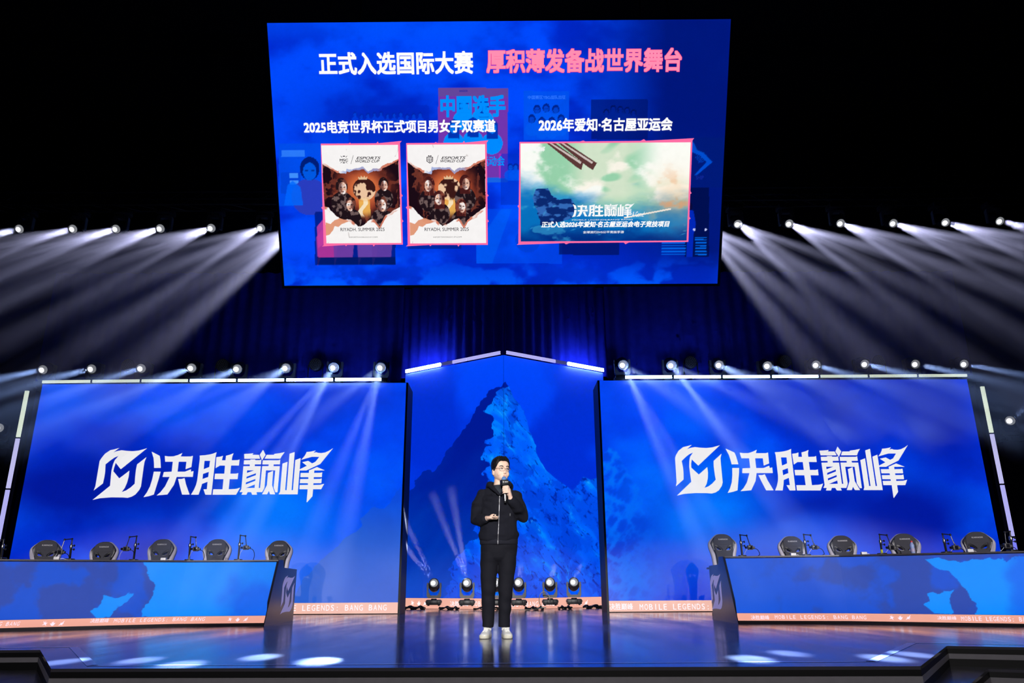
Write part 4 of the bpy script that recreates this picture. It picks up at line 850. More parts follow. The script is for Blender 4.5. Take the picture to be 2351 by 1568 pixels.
def desk(side, pts, inner, back, labels):
    """pts: front foot line from the inner end outwards"""
    s = -1 if side == 'left' else 1; H = .835; lean = .45
    t = thing('player_desk', labels, 'desk', (pts[1][0], pts[1][1]+.6, 0), 0, 'player desks')
    cr = lambda k: (Vector(pts[k+1])-Vector(pts[k])).normalized()
    th = math.acos(max(-1, min(1, cr(0).dot(cr(1))))); ext = lean*math.tan(th/2)      # mitre at the bend
    for k, ((x1, y1), (x2, y2)) in enumerate(zip(pts, pts[1:])):
        a, b_ = (Vector((x2, y2, 0)), Vector((x1, y1, 0))) if side == 'left' else (Vector((x1, y1, 0)), Vector((x2, y2, 0)))
        d = (b_-a).normalized(); nb = Vector((-d.y, d.x, 0))  # towards the back of the desk
        pl = Plane(a, d, nb*lean+Vector((0, 0, H))); Lk = (b_-a).length; Hs = math.hypot(lean, H); u = Hs/H
        wl_ = (k == 0) == (side == 'left')                    # the bend is at the low-a end of this panel
        ein = lean*abs(d.y/d.x) if k == 0 else 0; e_lo, e_hi = (ext, ein) if wl_ else (ein, ext)
        wp = lambda A, B: A+((A/Lk)*e_hi-(1-A/Lk)*e_lo)*B/Hs
        picture('front_display', pl, 0, Lk, .127*u, .822*u, 340, 110, desk_fn(pl, side), LEDD, t, .002, wp)
        picture('ticker_strip', pl, 0, Lk, .036*u, .125*u, 40, 3, strip_fn((240, 166, 146), k), LEDS, t, .002, wp)
        wpart('plinth', MB().prism([(0, 0), (Lk, 0), (Lk, .035*u), (0, .035*u)], a, pl.ux, pl.uz, pl.n*-.02), PLINTH, t, 0)
        wpart('front_panel', MB().prism([(0, .0), (Lk, .0), (Lk+e_hi, Hs-.004), (-e_lo, Hs-.004)], a-pl.n*.004, pl.ux, pl.uz, pl.n*-.03), DESKB, t, 0)
        e0, e1 = a+nb*(lean-.01), b_+nb*(lean-.01)
        lo, hi = -e_lo, Lk+e_hi; lo2, hi2 = (-ext*2.9 if wl_ else 0), (Lk+(0 if wl_ else ext*2.9))
        tp_ = [(lo, 0), (hi, 0), (hi2, .9), (lo2, .9)]
        if k == 0 and side == 'left': tp_ = [(lo, 0), (hi, 0), (hi, .2), (Lk-.55, .24), (Lk-.6, .9), (lo2, .9)]
        if k == 0 and side == 'right': tp_ = [(lo, 0), (hi, 0), (hi2, .9), (.6, .9), (.55, .24), (lo, .2)]
        wpart('tabletop', MB().prism(tp_, e0+Vector((0, 0, H)), d, nb, (0, 0, .018)), TOP, t, 0)
        mb = MB()
        for q in (.12, .5, .88): mb.box(a+d*(Lk*q)+nb*(lean+.5)+Vector((0, 0, H/2)), (.05, .05, H), Vector((1, 0, 0)).rotation_difference(d))
        wpart('leg', mb, DESKB, t, 0)
        if k == 0: p0 = pl
        else: p1 = pl
    y0 = pts[0][1]; pan = [(y0, 0), (y0+.45, .852), (y0+.665, .855), (y0+.71, .752), (back, .742), (back, 0)]
    X = inner; mb = MB().prism([(y, z) for y, z in pan], (X-.0*s, 0, 0), (0, 1, 0), (0, 0, 1), (.03*s, 0, 0)); wpart('end_panel', mb, DESKB, t, 0)
    pe = Plane((X, y0, 0), (0, -s, 0), (0, 0, 1)); return t, p0, p1, pe
dl, dl0, dl1, dle = desk('left', [(-3.2, 10.67), (-4.35, 10.6), (-7.4, 9.24)], -3.19, 12.1, 'curved blue screen-fronted player desk at the left of the speaker')
dr, dr0, dr1, dre = desk('right', [(3.02, 10.37), (4.33, 10.08), (7.4, 8.36)], 3.01, 11.6, 'curved blue screen-fronted player desk at the right of the speaker')
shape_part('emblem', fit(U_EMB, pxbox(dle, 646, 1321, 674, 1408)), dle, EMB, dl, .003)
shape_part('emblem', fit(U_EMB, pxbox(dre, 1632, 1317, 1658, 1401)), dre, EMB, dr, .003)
text_part('ticker_lettering', 'BANG BANG', dl1, pxbox(dl1, -29, 1428.6, 45, 1437.5), LILAC2, dl, mono=True, shear=.2)
icons(dl1, (103, 121, 141), 1431.5, 0, .031, LILAC2, dl)
text_part('ticker_lettering', CN, dl1, pxbox(dl1, 207, 1420.5, 250, 1430), LILAC2, dl, .004, .15)
text_part('ticker_lettering', TK[:17], dl1, pxbox(dl1, 260, 1420, 403, 1428), LILAC2, dl, mono=True, shear=.2)
text_part('ticker_lettering', TK[17:], dl0, pxbox(dl0, 403.5, 1418, 471, 1426), LILAC2, dl, mono=True, shear=.2)
icons(dl0, (528, 546, 564), 1422, 0, .03, LILAC2, dl)
text_part('ticker_lettering', CN, dr0, pxbox(dr0, 1724, 1413, 1766, 1423), LILAC2, dr, .004)
text_part('ticker_lettering', TK[:20], dr0, pxbox(dr0, 1778, 1413, 1947, 1421.5), LILAC2, dr, mono=True)
text_part('ticker_lettering', TK[20:], dr1, pxbox(dr1, 1947, 1413.5, 1990, 1422), LILAC2, dr, mono=True)
icons(dr1, (2047, 2067, 2085), 1418, 0, .03, LILAC2, dr)
text_part('ticker_lettering', CN, dr1, pxbox(dr1, 2152, 1415, 2196, 1423.5), LILAC2, dr, .004)
text_part('ticker_lettering', TK, dr1, pxbox(dr1, 2206, 1417, 2417, 1427), LILAC2, dr, mono=True)

# ------------------------------------------------------------------ gaming chairs
GREYL = pm('chair_grey_leather', (.46, .44, .54), .45, scale=60, bump=.05); BLKL = pm('chair_black_leather', (.014, .014, .019), .42, scale=60, bump=.05); FAB = pm('chair_charcoal_fabric', (.05, .05, .066), .8, scale=140, bump=.1)
PLAST = pm('chair_black_plastic', (.015, .015, .018), .4); CHROME = pm('chair_lift_metal', (.5, .5, .52), .2, metal=1); CTXT = pm('chair_white_print', (.75, .75, .78), .5)
def extruded(loops, thick, bev, y0):
    """outline with holes in the xz plane, thick along y with rounded edges"""
    def inset(l, d):
        n = len(l); ar = sum(l[i][0]*l[(i+1) % n][1]-l[(i+1) % n][0]*l[i][1] for i in range(n)); s = 1 if ar > 0 else -1; q = []
        for i in range(n):
            (x0, z0), (x1, z1) = l[i-1], l[(i+1) % n]; k = math.hypot(x1-x0, z1-z0) or 1; q.append((l[i][0]-s*(z1-z0)/k*d, l[i][1]+s*(x1-x0)/k*d))
        return q
    mb = MB(); t = thick/2; ins = [inset(l, bev if i == 0 else -bev) for i, l in enumerate(loops)]; m1 = [inset(l, (bev if i == 0 else -bev)*.3) for i, l in enumerate(loops)]
    flat = [p for l in ins for p in l]; tr = []
    for q in tessellate_polygon([[Vector((x, z, 0)) for x, z in l] for l in ins]):
        (x1, z1), (x2, z2), (x3, z3) = (flat[i] for i in q); tr.append(q if (x2-x1)*(z3-z1)-(x3-x1)*(z2-z1) > 0 else (q[0], q[2], q[1]))
    mb.add([(x, y0-t, z) for x, z in flat], tr); mb.add([(x, y0+t, z) for x, z in flat], [(q[0], q[2], q[1]) for q in tr])
    for i, l in enumerate(loops):
        n = len(l); ar = sum(l[j][0]*l[(j+1) % n][1]-l[(j+1) % n][0]*l[j][1] for j in range(n)); rows = [(ins[i], -t), (m1[i], -t+bev*.3), (l, -t+bev), (l, t-bev), (m1[i], t-bev*.3), (ins[i], t)]
        fl = (ar > 0) == (i == 0); fs = [(r*n+j, r*n+(j+1) % n, (r+1)*n+(j+1) % n, (r+1)*n+j) for r in range(5) for j in range(n)]
        mb.add([(x, y0+y, z) for lp, y in rows for x, z in lp], [f if not fl else tuple(reversed(f)) for f in fs])
    return mb
def cc(pts, sym=True):                                   # outline measured on the photo (half, from the top centre) in metres about the back's top
    k = .000412; h = [((x-750)*k, (245-y)*k) for x, y in pts]
    return h+[(-x, z) for x, z in reversed(h) if x > 1e-6] if sym else h
def smooth_loop(l, it=2):
    for _ in range(it):
        q = []
        for i in range(len(l)):
            a, b_ = l[i], l[(i+1) % len(l)]; q += [(a[0]*.75+b_[0]*.25, a[1]*.75+b_[1]*.25), (a[0]*.25+b_[0]*.75, a[1]*.25+b_[1]*.75)]
        l = q
    return l
OUT = smooth_loop(cc([(750, 245), (870, 247), (975, 268), (1050, 310), (1130, 375), (1250, 470), (1330, 560), (1358, 660), (1345, 780), (1310, 890), (1272, 1010), (1248, 1130), (1240, 1300), (1225, 1600), (1220, 2000), (1190, 2250), (1000, 2290)]))
INN = smooth_loop(cc([(750, 272), (870, 276), (960, 298), (1040, 345), (1140, 432), (1268, 585), (1250, 670), (1170, 850), (1115, 970), (1090, 1120), (1075, 1500), (1060, 2100), (900, 2200)]))
CEN = smooth_loop(cc([(750, 285), (940, 300), (1040, 350), (1132, 430), (1150, 620), (1145, 760), (1125, 900), (1070, 1060), (1045, 1500), (1000, 2150)]), 1)
eyeR = [(1095, 690), (1040, 680), (950, 725), (850, 800), (800, 850), (850, 905), (1055, 885)]; eyeH = [(1050, 765), (990, 775), (910, 820), (855, 865), (890, 885), (1030, 850)]
mir = lambda l: [(-x, z) for x, z in reversed(l)]
eR = smooth_loop(cc(eyeR, False), 1); eH = smooth_loop(cc(eyeH, False), 1); eL, hL_ = mir(eR), mir(eH)
def make_chair():
    t = thing('gaming_chair', 'chair', 'chair', (0, 0, 0))
    TOPZ = 1.215; tilt = Quaternion((1, 0, 0), math.radians(-8))
    def back(mb):                                        # back tilted about its foot; its face looks to -y
        for v in mb.v:
            b2 = abs(v.x)/.25; v.y -= .05*max(0, b2-.5)**1.5 if v.y < .03 else 0
            v.z += TOPZ; p = Vector((v.x, v.y, v.z-.42)); p.rotate(tilt); v.x, v.y, v.z = p.x, p.y+.21, p.z+.42
        return mb
    sh = back(extruded([OUT, eH, hL_], .07, .025, .02)); bo = part('backrest', sh, GREYL, t, 60)
    part('inner_panel', back(extruded([INN, eH, hL_], .05, .012, -.028)), BLKL, bo, 60)
    part('centre_panel', back(extruded([CEN, eR, eL], .03, .008, -.05)), FAB, bo, 60)
    part('eye_rim', back(extruded([eR, eH], .05, .012, -.036)), BLKL, bo, 60); part('eye_rim', back(extruded([eL, hL_], .05, .012, -.036)), BLKL, bo, 60)
    def word(s, x0, z0, x1, z1, ang, y):
        v, f = glyphs(s, 0, 0); v = (v-v.min(0))/(v.max(0)-v.min(0)); ca, sa = math.cos(ang), math.sin(ang); w, h = x1-x0, z1-z0; cx_, cz = (x0+x1)/2, (z0+z1)/2
        return back(MB().add([(cx_+(a-.5)*w*ca-(b_-.5)*h*sa, y, cz+(a-.5)*w*sa+(b_-.5)*h*ca) for a, b_ in v], f))
    part('lettering', word('KARNOX', -.072, -.108, .086, -.086, 0, -.0685), CTXT, bo, 0)
    part('lettering', word('KARNOX', .132, -.218, .226, -.205, 1.17, -.057), CTXT, bo, 0); part('lettering', word('KARNOX', -.226, -.218, -.132, -.205, -1.30, -.057), CTXT, bo, 0)
    part('seat', MB().box((0, -.04, .46), (.50, .50, .11), bev=.04, seg=3).box((.235, -.05, .49), (.08, .48, .11), bev=.035, seg=3).box((-.235, -.05, .49), (.08, .48, .11), bev=.035, seg=3), BLKL, t, 60)
    for sx in (-1, 1):
        a = part('armrest', MB().box((sx*.31, -.03, .69), (.09, .27, .03), bev=.012), PLAST, t); part('arm_post', MB().tube([(sx*.24, 0, .42), (sx*.31, 0, .42), (sx*.31, 0, .68)], .02, 8), PLAST, a)
    part('gas_lift', MB().lathe([(.05, .1), (.03, .12), (.03, .25), (.02, .26), (.02, .40), (.1, .405), (.1, .42)], n=16), CHROME, t)
    mb = MB()
    for k in range(5):
        an = 2*math.pi*k/5+.3; mb.tube([(0, 0, .11), (.15*math.cos(an), .15*math.sin(an), .10), (.31*math.cos(an), .31*math.sin(an), .075)], [(.03, .025), (.028, .022), (.02, .016)], 8)
    bs = part('star_base', mb, PLAST, t)
    for k in range(5):
        an = 2*math.pi*k/5+.3; part('caster', MB().lathe([(.03, -.022), (.033, -.01), (.033, .01), (.03, .022)], (.31*math.cos(an), .31*math.sin(an), .033), Quaternion((math.sin(an), -math.cos(an), 0), math.pi/2), 14).tube([(.31*math.cos(an), .31*math.sin(an), .05), (.31*math.cos(an), .31*math.sin(an), .08)], .01, 6), PLAST, bs)
    return t
CH = make_chair()
chairs = [(105, 1243, 12.0, 24, 'left', 4), (226, 1248, 12.2, 6, 'left', 3), (360, 1241, 12.4, 4, 'left', 2), (488, 1241, 12.5, 3, 'left', 1), (632, 1244, 12.55, 2, 'left', 0),
          (1667, 1229, 12.3, -2, 'right', 0), (1828, 1234, 12.1, -4, 'right', 1), (1943, 1237, 11.7, -8, 'right', 2), (2085, 1241, 11.3, -16, 'right', 3), (2243, 1230, 11.0, -30, 'right', 4)]
for i, (x, y, Y, rz, side, k) in enumerate(chairs):
    o = CH if i == 0 else copy_tree(CH); p = atY(x, y, Y)
    o.location = (p.x, Y, 0); o.rotation_euler = (0, 0, math.radians(rz)); o['z'] = 0; del o['z']
    sc_ = max(.95, min(1.06, p.z/1.213)); o.scale = (sc_*.93, sc_, sc_*1.04)
    tag(o, 'black and grey gaming chair behind the %s desk, %s' % (side, ['nearest the speaker', 'second from its inner end', 'in the middle of five', 'fourth from its inner end', 'farthest out and turned inwards'][k]), 'chair', 'gaming chairs')

# ------------------------------------------------------------------ camera stands on the desks
STAND = pm('stand_black_metal', (.02, .02, .022), .35, metal=.5); STEEL = pm('stand_steel', (.55, .55, .58), .25, metal=1); CAMB = pm('camera_grey_body', (.06, .058, .06), .5); GLASS = pm('camera_lens_glass', (.01, .01, .015), .08); YEL = pm('yellow_tape', (.55, .6, .03), .5); WCAB = pm('white_cable', (.6, .6, .62), .5)
def stand(side, k, x, ytop, Y, foot, dirn, drop, where, yellow=False):
    """dirn: +1 arm to the right; foot: px of the pole's foot"""
    tp = atY(x, ytop, Y); ft = atY(foot, 1284, Y); ft.z = .853; tp = Vector((tp.x, Y, max(tp.z, 1.1)))
    t = thing('camera_stand', 'slim black stand with bent arm on the %s desk, %s' % (side, where), 'stand', ft, 0, 'camera stands on the desks'); d = (tp-ft)
    wpart('pole', MB().tube([ft, ft+d*.62], .014, 10).tube([ft+d*.6, tp], .009, 8).box(ft+Vector((0, 0, .012)), (.09, .11, .024), bev=.006), STAND, t)
    wpart('collar', MB().lathe([(.017, -.02), (.02, -.01), (.02, .02), (.012, .04)], ft+d*.62, n=12), STEEL, t)
    for q in (.5, .68):
        c = ft+d*q; wpart('clamp_knob', MB().tube([c, c+Vector((dirn*-.0+.035, -.01, 0))], .005, 6).ell(c+Vector((.045, -.01, 0)), (.012, .012, .015), n=10), STAND, t)
    e = tp+Vector((.085*dirn, -.03, -.012+.0*drop)); wpart('arm', MB().tube([tp, e], .007, 8).ell(tp, (.013, .013, .012), n=10).ell(e, (.014, .014, .015), n=10), STAND, t)
    f2 = e+Vector((-.02 if dirn < 0 else .028, -.01, -.13)); wpart('drop_arm', MB().tube([e, f2], .006, 8).ell(f2, (.009, .009, .012), n=8), STEEL if k % 2 else STAND, t)
    if yellow: wpart('tape_band', MB().tube([ft+d*.02, ft+d*.26], .0155, 10), YEL, t)
    c = f2+Vector((.0, -.005, -.035)); w = thing('desk_camera', 'small dark camera hanging from the stand on the %s desk, %s' % (side, where), 'camera', c, 0, 'cameras on the desk stands')
    wpart('camera_body', MB().box(c, (.075, .05, .062), bev=.008).box(c+Vector((.05, 0, -.004)), (.03, .04, .035), bev=.008).lathe([(.01, 0), (.01, .02)], c+Vector((0, 0, .03)), n=8), CAMB, w)
    wpart('camera_lens', MB().lathe([(.016, 0), (.016, .02), (.012, .022), (0, .018)], c+Vector((-.05, 0, 0)), Quaternion((0, 1, 0), -math.pi/2), 12).box(c+Vector((.0, -.027, 0)), (.042, .004, .044), bev=.002), GLASS, w)
    q0 = c+Vector((.06, .0, -.01)); wpart('camera_cable', MB().tube(flex([q0, q0+Vector((.05, 0, -.02)), q0+Vector((.075, .01, -.09)), Vector((q0.x+.06, q0.y+.02, max(.875, q0.z-.17))), Vector((q0.x+.05, q0.y+.03, .862))]), .0045, 6), STAND, w)
    q1 = c+Vector((-.04, .0, -.02)); wpart('white_lead', MB().tube(flex([q1, q1+Vector((-.035, .01, -.04)), Vector((q1.x-.05, q1.y+.01, max(.872, q1.z-.12))), Vector((q1.x-.03, q1.y+.02, .862))]), .0028, 5), WCAB, w)
wl = ['nearest the speaker', 'second from its inner end', 'third from its inner end', 'fourth from its inner end', 'farthest out']
for a in (('left', 0, 552, 1229, 11.45, 547, 1, 0, wl[0]), ('left', 1, 438, 1232, 11.4, 434, 1, 0, wl[1]), ('left', 2, 314, 1231, 11.2, 307, -1, 0, wl[2]), ('left', 3, 166, 1237, 10.75, 160, -1, 0, wl[3]), ('left', 4, 6, 1253, 10.2, 2, -1, 0, wl[4]),
          ('right', 0, 1699, 1228, 11.1, 1705, 1, 0, wl[0]), ('right', 1, 1845, 1227, 10.9, 1853, 1, 0, wl[1]), ('right', 2, 2019, 1227, 10.6, 2027, 1, 0, wl[2], True), ('right', 3, 2164, 1228, 10.2, 2176, 1, 0, wl[3]), ('right', 4, 2322, 1237, 9.75, 2328, -1, 0, wl[4])): stand(*a)
# bottle and adapters
PET = pm('clear_blue_plastic', (.35, .45, .75), .1, spec=.8); RED = pm('red_cap', (.75, .04, .05), .4); LAB = pm('bottle_label', (.45, .4, .6), .5); ADP = pm('white_adapter', (.8, .8, .82), .4)
p = atY(2099, 1284, 10.1); bt = thing('water_bottle', 'clear water bottle with red cap on the right desk', 'bottle', (p.x, 10.1, .853)); bt.scale = (.85, .85, .72)
part('bottle_body', MB().lathe([(.028, 0), (.032, .008), (.032, .09), (.029, .1), (.032, .11), (.030, .15), (.014, .185), (.013, .2)], n=20), PET, bt); part('label', MB().lathe([(.0325, .03), (.0325, .085)], n=20), LAB, bt); part('cap', MB().lathe([(.016, .192), (.016, .215), (.012, .218)], n=16), RED, bt)
for (x, Y, s) in ((376, 11.3, 'in front of the middle chair on the left desk'), (131, 10.6, 'beside the outermost chair on the left desk'), (1822, 10.95, 'in front of the second chair on the right desk'), (1985, 10.7, 'between the third and fourth chairs on the right desk'), (2230, 9.95, 'in front of the outermost chair on the right desk')):
    p = atY(x, 1283, Y); t = thing('power_adapter', 'small white adapter '+s, 'adapter', (p.x, Y, .853), 0, 'adapters on the desks')
    part('adapter_block', MB().box((0, 0, .022), (.075, .05, .044), bev=.006), ADP, t); part('adapter_lead', MB().tube([(.035, 0, .015), (.07, .01, .02), (.1, .03, .008), (.12, .06, .005)], .004, 6), ADP, t)

# cables on the deck in front of the mountain screen
CABM = pm('black_cable_rubber', (.008, .008, .01), .5)
def floor_cable(label, pts, r=.011, m=None, jit=.05, z=.012):
    q = []; s = random.random()*20; mb = MB()
    for w in range(3):                                   # three strands lying over each other
        q = []
        for (x1, y1), (x2, y2) in zip(pts, pts[1:]):
            for i in range(16):
                t_ = i/16; u = s+w*7+t_*5+x1*3; q.append((x1+(x2-x1)*t_, y1+(y2-y1)*t_+jit*(math.sin(u*2.1)+.6*math.sin(u*4.7+w)), z+w*r*.9+(.03*max(0, math.sin(u*1.7)) if jit > .02 else 0)))
        mb.tube(q, r, 6)
    o = mb.build('power_cable', m or CABM, None, 60); return tag(o, label, 'cable', 'cables by the moving heads')
floor_cable('bundle of black cables at the left end, before the first moving head', [(-2.25, 17.25), (-1.95, 17.1), (-1.7, 17.05)], .016, None, .09)
floor_cable('black cable lying between the first and second moving heads', [(-1.4, 16.95), (-1.1, 16.75), (-.95, 16.6)], .013, None, .08)
floor_cable('black cable running behind the speaker to the middle heads', [(-.65, 16.4), (-.3, 16.2), (.1, 16.1)])
floor_cable('black cable between the heads right of the speaker', [(.4, 16.2), (.62, 16.3), (.8, 16.45)], .012, None, .07)
floor_cable('black cable between the two rightmost moving heads', [(1.1, 16.55), (1.25, 16.6), (1.4, 16.7)], .014, None, .07)
floor_cable('tangle of black cables at the right end by the dark edge', [(1.65, 16.9), (1.9, 17.05), (2.2, 17.2)], .016, None, .1)
p = atY(1250, 1384, 16.1); lp = [(p.x+.11*math.cos(a/12*6.28), 16.12, .20+.16*math.sin(a/12*6.28)) for a in range(11)]
tag(MB().tube(flex(lp+[(p.x-.25, 16.1, .012), (p.x-.5, 16.12, .012)], 2), .007, 6).build('power_cable', pm('pale_cable', (.5, .5, .42), .5), None, 60), 'pale cable looped over the base of a moving head', 'cable', 'cables by the moving heads')

# ------------------------------------------------------------------ the speaker
SKIN = pm('skin', (.76, .53, .42), .48, var=.05, scale=40, spec=.35); SK = SKIN.node_tree.nodes['Principled BSDF']
SK.inputs['Subsurface Weight'].default_value = .12; SK.inputs['Subsurface Radius'].default_value = (.012, .005, .003)
HAIR = pm('black_hair', (.006, .0055, .0065), .5, var=.5, scale=120, bump=.6, spec=.25); HOODIE = pm('black_cotton_jersey', (.0065, .007, .0125), .9, var=.25, scale=220, bump=.12, spec=.2)
RIB = pm('black_ribbed_cuff', (.0095, .010, .017), .85, var=.25, scale=160, bump=.2, spec=.2); TEE = pm('dark_teal_shirt', (.016, .022, .032), .85, scale=200); JEANS = pm('black_denim', (.005, .0052, .0095), .85, var=.3, scale=200, bump=.1, spec=.2)
SHOE = pm('white_shoe_leather', (.72, .72, .68), .45, var=.06, scale=40); SOLE = pm('cream_rubber_sole', (.68, .66, .55), .6, var=.06); LACE = pm('white_laces', (.8, .8, .77), .7); ZIP = pm('steel_zip', (.20, .20, .22), .45, metal=.3)
LIP = pm('lips', (.62, .27, .25), .45); EYEW = pm('eye_white', (.62, .60, .58), .25); IRIS = pm('dark_iris', (.012, .008, .006), .12); BROW = pm('brow_hair', (.02, .015, .014), .7); GOLD = pm('thin_metal_rim', (.28, .20, .15), .3, metal=.7)
PO = Vector((-.097, 8.06, 0))
man = thing('person', 'man in black zip hoodie and black trousers speaking into a hand-held microphone', 'person', PO)
V = Vector
hc = V((.052, -.005, 0)); hy = math.radians(27); hs_, hf_ = V((math.cos(hy), math.sin(hy), 0)), V((math.sin(hy), -math.cos(hy), 0))   # head: side and forward
HP = lambda s, f, z: hc+hs_*s+hf_*f+V((0, 0, z))
HR = [(1.541, .020, .066, -.040), (1.546, .034, .080, -.02), (1.556, .049, .091, .0), (1.572, .063, .096, .03), (1.59, .073, .097, .055), (1.61, .079, .096, .072), (1.635, .082, .095, .085), (1.66, .083, .094, .094), (1.685, .084, .096, .1), (1.71, .084, .095, .101), (1.735, .080, .089, .096), (1.755, .069, .074, .083), (1.770, .050, .05, .06), (1.779, .024, .022, .03)]
def head_ring(z):
    for a, b_ in zip(HR, HR[1:]):
        if a[0] <= z <= b_[0]: t = (z-a[0])/(b_[0]-a[0]); return [a[i]*(1-t)+b_[i]*t for i in (1, 2, 3)]
    return list(HR[-1][1:]) if z > HR[-1][0] else list(HR[0][1:])
def head_pt(an, z, off=0):                               # an = 0 at the front, towards the viewer's right
    w, fr, bk = head_ring(z); c, s = math.cos(an), math.sin(an); f = fr if c > 0 else bk; e = .86
    pw = lambda v: math.copysign(abs(v)**e, v)
    p = HP(pw(s)*w, pw(c)*f, z); n = hs_*s+hf_*c; return p+n*off
bd = MB()
vs = []; n = 36
for z, *_ in HR: vs += [head_pt(2*math.pi*j/n, z) for j in range(n)]
k = len(HR); fs = [(i*n+j, i*n+(j+1) % n, (i+1)*n+(j+1) % n, (i+1)*n+j) for i in range(k-1) for j in range(n)]+[tuple(range(n-1, -1, -1)), tuple((k-1)*n+j for j in range(n))]
bd.add(vs, fs)
bd.ell(HP(0, .098, 1.622), (.015, .017, .012)).ell(HP(-.011, .093, 1.620), (.008, .01, .008)).ell(HP(.011, .093, 1.620), (.008, .01, .008)).tube([HP(0, .088, 1.668), HP(0, .097, 1.645), HP(0, .104, 1.626)], [.007, .009, .011], 10)
for s in (-1, 1):
    bd.ell(HP(s*.084, -.008, 1.635), (.011, .021, .033), Quaternion((0, 0, 1), hy)).ell(HP(s*.036, .060, 1.612), (.034, .030, .034)).tube([HP(s*.012, .092, 1.683), HP(s*.035, .089, 1.687), HP(s*.056, .074, 1.682)], [.006, .007, .006], 8)
bd.ell(HP(0, .088, 1.590), (.024, .013, .011)).ell(HP(0, .086, 1.556), (.026, .016, .014))
bd.tube([V((.032, .02, 1.42)), V((.036, .012, 1.50)), V((.047, .008, 1.575))], [(.064, .064), (.058, .06), (.06, .062)], 18)
# trunk, legs and arms of the same body
bd.loft([(.03, .01, .80, .150, .085, .095), (.03, .01, .92, .150, .09, .09), (.032, .01, 1.08, .150, .095, .09), (.032, .01, 1.25, .155, .095, .10), (.031, .015, 1.37, .155, .085, .09), (.031, .02, 1.42, .12, .06, .065), (.031, .02, 1.47, .08, .06, .06)])
for hx, kx, ax in ((-.062, -.072, -.077), (.118, .096, .083)): bd.limb([(hx, .01, .84), (kx, -.005, .43), (ax, .03, .12)], [.070, .048, .034])
AL = [V((-.134, .015, 1.388)), V((-.205, .05, 1.14)), V((-.088, -.155, 1.148))]; AR = [V((.198, .015, 1.388)), V((.282, .0, 1.18)), V((.155, -.165, 1.352))]
bd.limb(AL, [.048, .040, .027]); bd.limb(AR, [.048, .040, .027])
def finger(pts, r0, r1): k = len(pts); bd.limb([V(p) for p in pts], [r0+(r1-r0)*i/(k-1) for i in range(k)], 9)
# hand round the microphone
bd.tube([AR[2], (.146, -.172, 1.385), (.138, -.176, 1.415), (.134, -.178, 1.445)], [(.022, .024), (.024, .034), (.023, .042), (.018, .034)], 12); bd.ell((.137, -.175, 1.412), (.022, .034, .042), Quaternion((0, 1, 0), .2))
mx, my = .098, -.182                                      # axis of the microphone at the grip
for i, z in enumerate((1.464, 1.443, 1.421, 1.401)):
    r = (.0098, .0103, .0100, .0088)[i]; t = (.0, .004, .003, -.004)[i]
    finger([(.138, -.190, z-.004), (.128, -.217, z+.002), (.104-t*.4, -.2245, z+.001), (.080-t, -.212, z-.002), (.0765, -.194, z-.004)], r, r*.82)
finger([(.138, -.155, 1.418), (.126, -.148, 1.447), (.108, -.150, 1.472), (.096, -.155, 1.487)], .0125, .0095)
# open hand with the clicker
bd.tube([AL[2], (-.066, -.178, 1.150), (-.042, -.196, 1.150), (-.026, -.206, 1.148)], [(.022, .026), (.036, .022), (.040, .018), (.036, .015)], 12); bd.ell((-.045, -.192, 1.149), (.032, .03, .018))
for i, (o, l) in enumerate(((-.030, .9), (-.010, 1.05), (.010, 1.0), (.028, .8))):
    b0 = V((-.022, -.206, 1.150))+V((.5, .55, -.18))*o+V((0, 0, -.3*o))*.5; u1 = V((.78, -.55, -.06)).normalized()
    p1 = b0+u1*.026*l; p2 = p1+(u1+V((0, 0, .35))).normalized()*.022*l; p3 = p2+V((.25, -.15, .9)).normalized()*.014*l
    finger([b0-u1*.012, b0, p1, p2, p3], .0092, .0075)
finger([(-.058, -.178, 1.160), (-.040, -.200, 1.176), (-.020, -.215, 1.181), (-.004, -.222, 1.176)], .0115, .0085)
body = fused('body', bd, SKIN, man, .0042, 2)
# face
for s in (-1, 1):
    e = part('eye', MB().ell(HP(s*.034, .0885, 1.662), (.0135, .006, .0058), Quaternion((0, 0, 1), hy+s*.22)), EYEW, man); part('iris', MB().ell(HP(s*.034+.003, .0935, 1.6625), (.0058, .0032, .0054), Quaternion((0, 0, 1), hy)), IRIS, e)
    part('eyelid', MB().tube([HP(s*.019, .0945, 1.663), HP(s*.028, .0965, 1.6685), HP(s*.040, .0935, 1.6685), HP(s*.050, .085, 1.664)], [.0016, .0024, .0024, .0014], 6), BROW, e)
    part('eyebrow', MB().tube([HP(s*.016, .0985, 1.686), HP(s*.030, .0985, 1.692), HP(s*.046, .091, 1.692), HP(s*.058, .080, 1.687)], [(.003, .0042), (.0034, .0052), (.003, .0046), (.0015, .0025)], 8), BROW, man)
part('mouth', MB().tube([HP(-.024, .0895, 1.588), HP(-.011, .1005, 1.5915), HP(0, .1015, 1.590), HP(.011, .1005, 1.5915), HP(.024, .0895, 1.588)], [.0012, .0034, .0032, .0034, .0012], 8).tube([HP(-.018, .093, 1.583), HP(0, .101, 1.580), HP(.018, .093, 1.583)], [.0015, .0046, .0015], 8), LIP, man)
for s in (-1, 1): part('nostril', MB().ell(HP(s*.0075, .1065, 1.6145), (.0032, .003, .0018), Quaternion((0, 0, 1), hy), 8), LIP, man)
